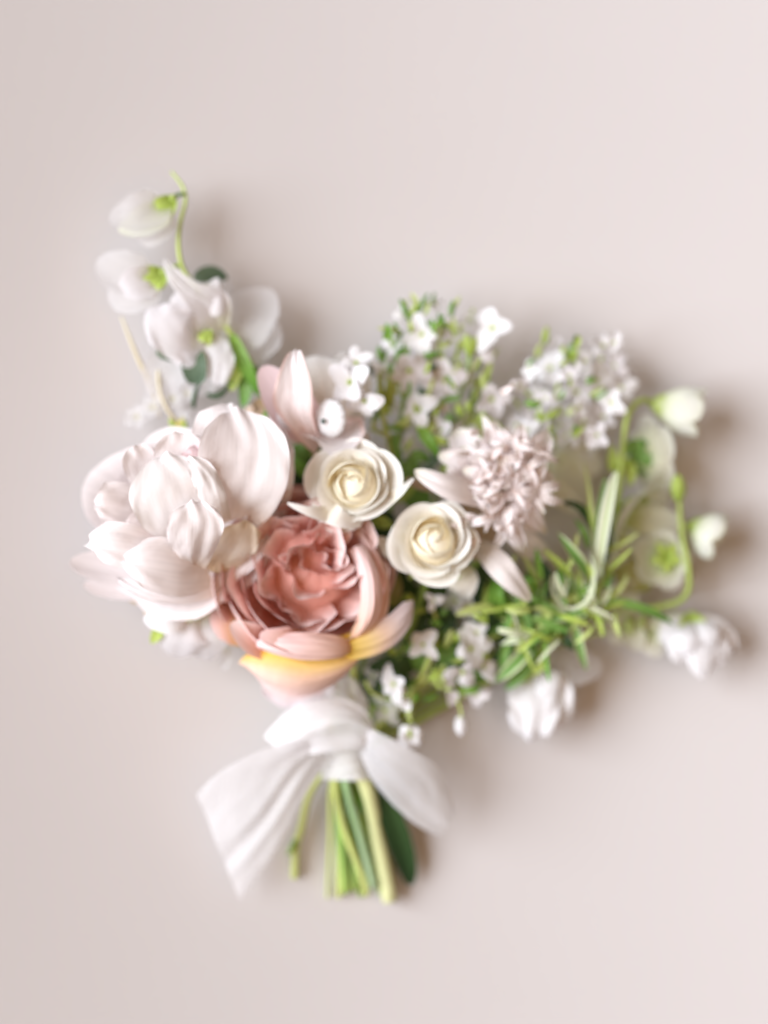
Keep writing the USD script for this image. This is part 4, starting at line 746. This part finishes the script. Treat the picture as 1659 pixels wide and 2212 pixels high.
pp([(480, 730, .054), (530, 700, .056), (566, 620, .046)], 62, 'sheer', n=(-.3, 0, 1), base=.6, rnd=.35, cup=.3, nu=13, wr=6, seed=8)
pp([(490, 750, .052), (545, 740, .054), (580, 690, .046)], 54, 'sheer', n=(-.3, 0, 1), base=.6, rnd=.35, cup=.3, nu=13, wr=6, seed=9)
pp([(450, 726, .070), (470, 780, .088), (470, 832, .082)], 34, 'pea', n=(0, .1, 1), base=.6, rnd=.3, cup=-.12, ruffle=4, wr=7, nu=11, seed=10)
pp([(440, 735, .060), (440, 790, .064), (420, 850, .056)], 44, 'sheer', n=(0, .1, 1), base=.5, rnd=.35, cup=.2, nu=11, seed=11)
pp([(400, 740, .056), (360, 800, .058), (350, 860, .05)], 44, 'sheer', base=.5, rnd=.35, cup=.2, nu=11, wr=6, seed=12)
calyx(446, 720, .080, [(-16, 14, 10), (16, 6, 10), (4, 26, 9)])
leaf(t, [(420, 605, .050), (452, 592, .054), (492, 602, .048)], 17, 'grey', n=(0, 0, 1), seed=3)
leaf(t, [(425, 750, .076), (420, 785, .086), (424, 830, .078)], 26, 'grey', lance=(.6, .45), seed=4)
leaf(t, [(338, 758, .07), (358, 768, .074), (380, 776, .07)], 10, 'grey', seed=5)
for pts, w, m in [([(500, 720, .070), (530, 790, .082), (560, 850, .072)], 14, 'bright'), ([(520, 770, .066), (508, 810, .076), (498, 845, .068)], 15, 'lime'), ([(540, 790, .064), (560, 830, .074), (590, 860, .066)], 20, 'green'), ([(520, 800, .064), (530, 840, .072), (522, 880, .064)], 15, 'green'), ([(535, 850, .066), (548, 825, .074), (556, 805, .070)], 6, 'limepale'), ([(486, 812, .07), (500, 822, .074), (520, 820, .07)], 9, 'green')]:
    leaf(t, pts, w, m, seed=int(w) + int(pts[0][0]))
t.add('tendril', tube([(500, 820, .066), (480, 850, .072), (462, 856, .070), (448, 850, .068)], [3, 4, 6, 4]), 'dark')
t.add('tendril', tube([(430, 830, .064), (420, 858, .070), (418, 880, .066)], [3, 5, 4]), 'dark')
t.add('side_branch', tube([(345, 900, .040), (330, 840, .044), (302, 783, .050), (280, 730, .052), (262, 684, .048)], [4, 4, 5, 4, 2]), 'twig')
for i, (x, y, z, r) in enumerate([(345, 822, .05, 34), (372, 862, .054, 30), (330, 880, .05, 26), (296, 900, .044, 26), (404, 850, .056, 26), (392, 905, .058, 22)]):
    floret(t, (x, y, z), r, 5, (-.2, .1, 1), .4 * i, 'sheer', seed=420 + i, centre='twig')
t.add('side_branch', tube([(385, 915, .056), (350, 860, .060), (342, 800, .056)], [4, 4, 3]), 'twig')
bud(t, (372, 930, .062), (398, 905, .07), 8, 'yellow'); bud(t, (380, 925, .064), (366, 905, .07), 7, 'lime'); bud(t, (400, 935, .07), (398, 910, .074), 7, 'lime')

ZK = 1.0
# ================================================================== SMALL WHITE SPRIG UNDER THE PEONY
t = Thing('sweet_pea_stem', 'small drooping white sweet pea with lime tips tucked below the peony', 'sweet pea', P(470, 1330, .03), 'sweet pea stems')
t.add('stem', tube([TIE, (650, 1520, .030), (520, 1380, .034), (440, 1312, .044), (436, 1250, .056)], [5, 5, 5, 5, 4]), 'lime')
pp([(430, 1325, .050), (396, 1368, .060), (386, 1420, .046)], 52, 'pea', rnd=.35, cup=-.2, nu=11, wr=6, seed=1)
pp([(440, 1325, .048), (440, 1380, .058), (438, 1426, .044)], 44, 'pea', rnd=.35, cup=-.2, nu=11, wr=6, seed=2)
pp([(420, 1325, .054), (368, 1336, .066), (312, 1338, .056)], 30, 'white', rnd=.35, cup=-.2, nu=11, wr=5, seed=3)
pp([(410, 1340, .046), (392, 1316, .056), (388, 1288, .050)], 24, 'white', rnd=.35, cup=-.2, nu=9, wr=4, seed=4)
leaf(t, [(348, 1350, .05), (340, 1368, .056), (326, 1390, .05)], 12, 'lime', seed=1)
leaf(t, [(440, 1260, .060), (448, 1280, .066), (440, 1308, .06)], 16, 'green', seed=2)
leaf(t, [(452, 1235, .060), (446, 1245, .066), (440, 1258, .062)], 11, 'yellow', seed=3)
leaf(t, [(450, 1290, .054), (432, 1318, .06), (420, 1340, .054)], 9, 'lime', seed=4)
leaf(t, [(386, 1338, .056), (405, 1336, .06), (426, 1330, .056)], 8, 'limepale', seed=5)
leaf(t, [(486, 1395, .034), (490, 1420, .038), (478, 1446, .03)], 12, 'sheer', seed=6)
leaf(t, [(462, 1370, .04), (470, 1385, .044), (472, 1400, .04)], 6, 'limepale', seed=7)

ZK = 1.0
# ================================================================== FILLER FOLIAGE DEEP BETWEEN THE BLOOMS
t = Thing('leaf_sprig', 'dark green leafy sprig deep between the blooms, one leaf beside the cut stems', 'foliage', P(*TIE))
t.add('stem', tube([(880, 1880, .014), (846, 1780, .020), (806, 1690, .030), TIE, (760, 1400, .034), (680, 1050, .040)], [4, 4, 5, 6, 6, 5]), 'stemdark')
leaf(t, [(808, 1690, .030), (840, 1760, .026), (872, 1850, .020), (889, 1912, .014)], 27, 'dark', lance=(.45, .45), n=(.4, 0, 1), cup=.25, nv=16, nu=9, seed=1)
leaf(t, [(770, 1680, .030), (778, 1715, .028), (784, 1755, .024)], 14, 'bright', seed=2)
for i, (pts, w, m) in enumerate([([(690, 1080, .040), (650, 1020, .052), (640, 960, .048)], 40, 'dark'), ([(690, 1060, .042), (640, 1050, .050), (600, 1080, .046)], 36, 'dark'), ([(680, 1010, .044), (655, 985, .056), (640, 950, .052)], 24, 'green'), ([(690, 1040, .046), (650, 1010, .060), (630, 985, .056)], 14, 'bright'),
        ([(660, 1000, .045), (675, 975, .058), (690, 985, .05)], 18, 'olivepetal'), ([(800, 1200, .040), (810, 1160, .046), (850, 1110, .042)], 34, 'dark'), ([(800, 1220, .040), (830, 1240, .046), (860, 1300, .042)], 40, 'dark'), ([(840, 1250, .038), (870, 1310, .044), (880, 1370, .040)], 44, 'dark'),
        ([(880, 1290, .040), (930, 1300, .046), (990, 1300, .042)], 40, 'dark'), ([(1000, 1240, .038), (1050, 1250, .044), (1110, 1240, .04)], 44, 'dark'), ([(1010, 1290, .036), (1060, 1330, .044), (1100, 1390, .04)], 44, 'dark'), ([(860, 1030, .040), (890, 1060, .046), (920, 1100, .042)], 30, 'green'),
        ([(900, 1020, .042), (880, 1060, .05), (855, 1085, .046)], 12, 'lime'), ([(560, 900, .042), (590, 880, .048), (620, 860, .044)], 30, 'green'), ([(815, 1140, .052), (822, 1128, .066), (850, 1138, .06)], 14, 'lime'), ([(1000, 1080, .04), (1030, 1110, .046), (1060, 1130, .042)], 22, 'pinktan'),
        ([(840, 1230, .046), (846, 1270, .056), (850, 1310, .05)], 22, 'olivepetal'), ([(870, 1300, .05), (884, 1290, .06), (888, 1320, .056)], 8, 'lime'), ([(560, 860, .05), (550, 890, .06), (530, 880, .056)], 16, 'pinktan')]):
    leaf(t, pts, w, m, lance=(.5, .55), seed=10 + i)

ZK = 1.0
# ================================================================== RIBBON
for path, x, y, z, r in [('/World/peony', 843.3, 1947, .0138, 15.5), ('/World/garden_rose', 808.4, 1917, .0177, 8.2), ('/World/white_rose', 793.2, 1932, .0158, 7.2), ('/World/white_rose_001', 748.2, 1928, .0118, 9.2)]:
    v, f, uv = blob((x, y, z), r, r, 2.2, axis=(.1, -1, .1), noise_=.3)
    b0 = np.array(UsdGeom.Xformable(stage.GetPrimAtPath(path)).GetOrderedXformOps()[0].Get())
    usdkit.mesh(stage, path + '/cut_end', (v - b0, f), M['twig'], smooth=True, uv=uv)
t = Thing('ribbon', 'sheer white chiffon ribbon bow tied round the stems with two loose tails', 'ribbon', P(*TIE))
t.add('tail', patch([(700, 1592, .056), (626, 1604, .066), (550, 1627, .064), (474, 1668, .052), (426, 1716, .040)], [(712, 1640, .048), (656, 1726, .050), (624, 1796, .044), (562, 1889, .036), (518, 1946, .030)], folds=4.5, nf=2.2, wr=7, nu=33, nv=33, seed=3), 'ribbon')
t.add('tail', patch([(785, 1568, .058), (877, 1616, .070), (945, 1658, .064), (981, 1752, .048)], [(785, 1640, .050), (816, 1699, .052), (892, 1774, .048), (952, 1804, .044)], folds=3.5, nf=1.4, wr=6, belly=10, nu=25, nv=27, seed=5), 'ribbon')
t.add('loop', patch([(572, 1590, .046), (612, 1548, .056), (676, 1516, .060), (748, 1508, .060), (806, 1562, .056)], [(628, 1634, .052), (684, 1628, .060), (738, 1622, .062), (780, 1618, .060), (806, 1604, .054)], folds=4, nf=1.8, wr=9, belly=12, nu=25, nv=31, seed=8), 'ribbon_knot')
t.add('loop', patch([(590, 1600, .042), (600, 1556, .050), (640, 1520, .052), (690, 1500, .050)], [(680, 1610, .046), (700, 1580, .056), (716, 1550, .056), (724, 1520, .052)], folds=3, nf=1.5, wr=8, belly=6, nu=19, nv=21, seed=9), 'ribbon')
t.add('loop', patch([(676, 1540, .050), (690, 1500, .052), (712, 1464, .046)], [(796, 1550, .050), (792, 1505, .052), (758, 1462, .046)], folds=3, nf=1.5, wr=8, belly=6, nu=19, nv=21, seed=11), 'ribbon')
# wrap round the bunch of stems
def wrap():
    nu, nv = 40, 12
    th, v = np.meshgrid(np.linspace(0, 2 * np.pi, nu), np.linspace(0, 1, nv))
    rx = (46 + 5 * np.cos(v * 6.28)) * (1 + .05 * np.sin(th * 3 + v * 4)); rz = 34 * (1 + .05 * np.sin(th * 2))
    wob = 2.2 * np.sin(v * 26 + 2 * np.sin(th * 2))
    X = np.stack([(rx + wob) * np.cos(th), (v - .5) * -92, (rz + wob) * np.sin(th)], -1) * PX
    X = X.reshape(-1, 3) + P(748, 1634, .038)
    return X, grid_faces(nv, nu), np.stack([th / 6.28, v], -1).reshape(-1, 2)
t.add('wrap', wrap(), 'ribbon_knot')
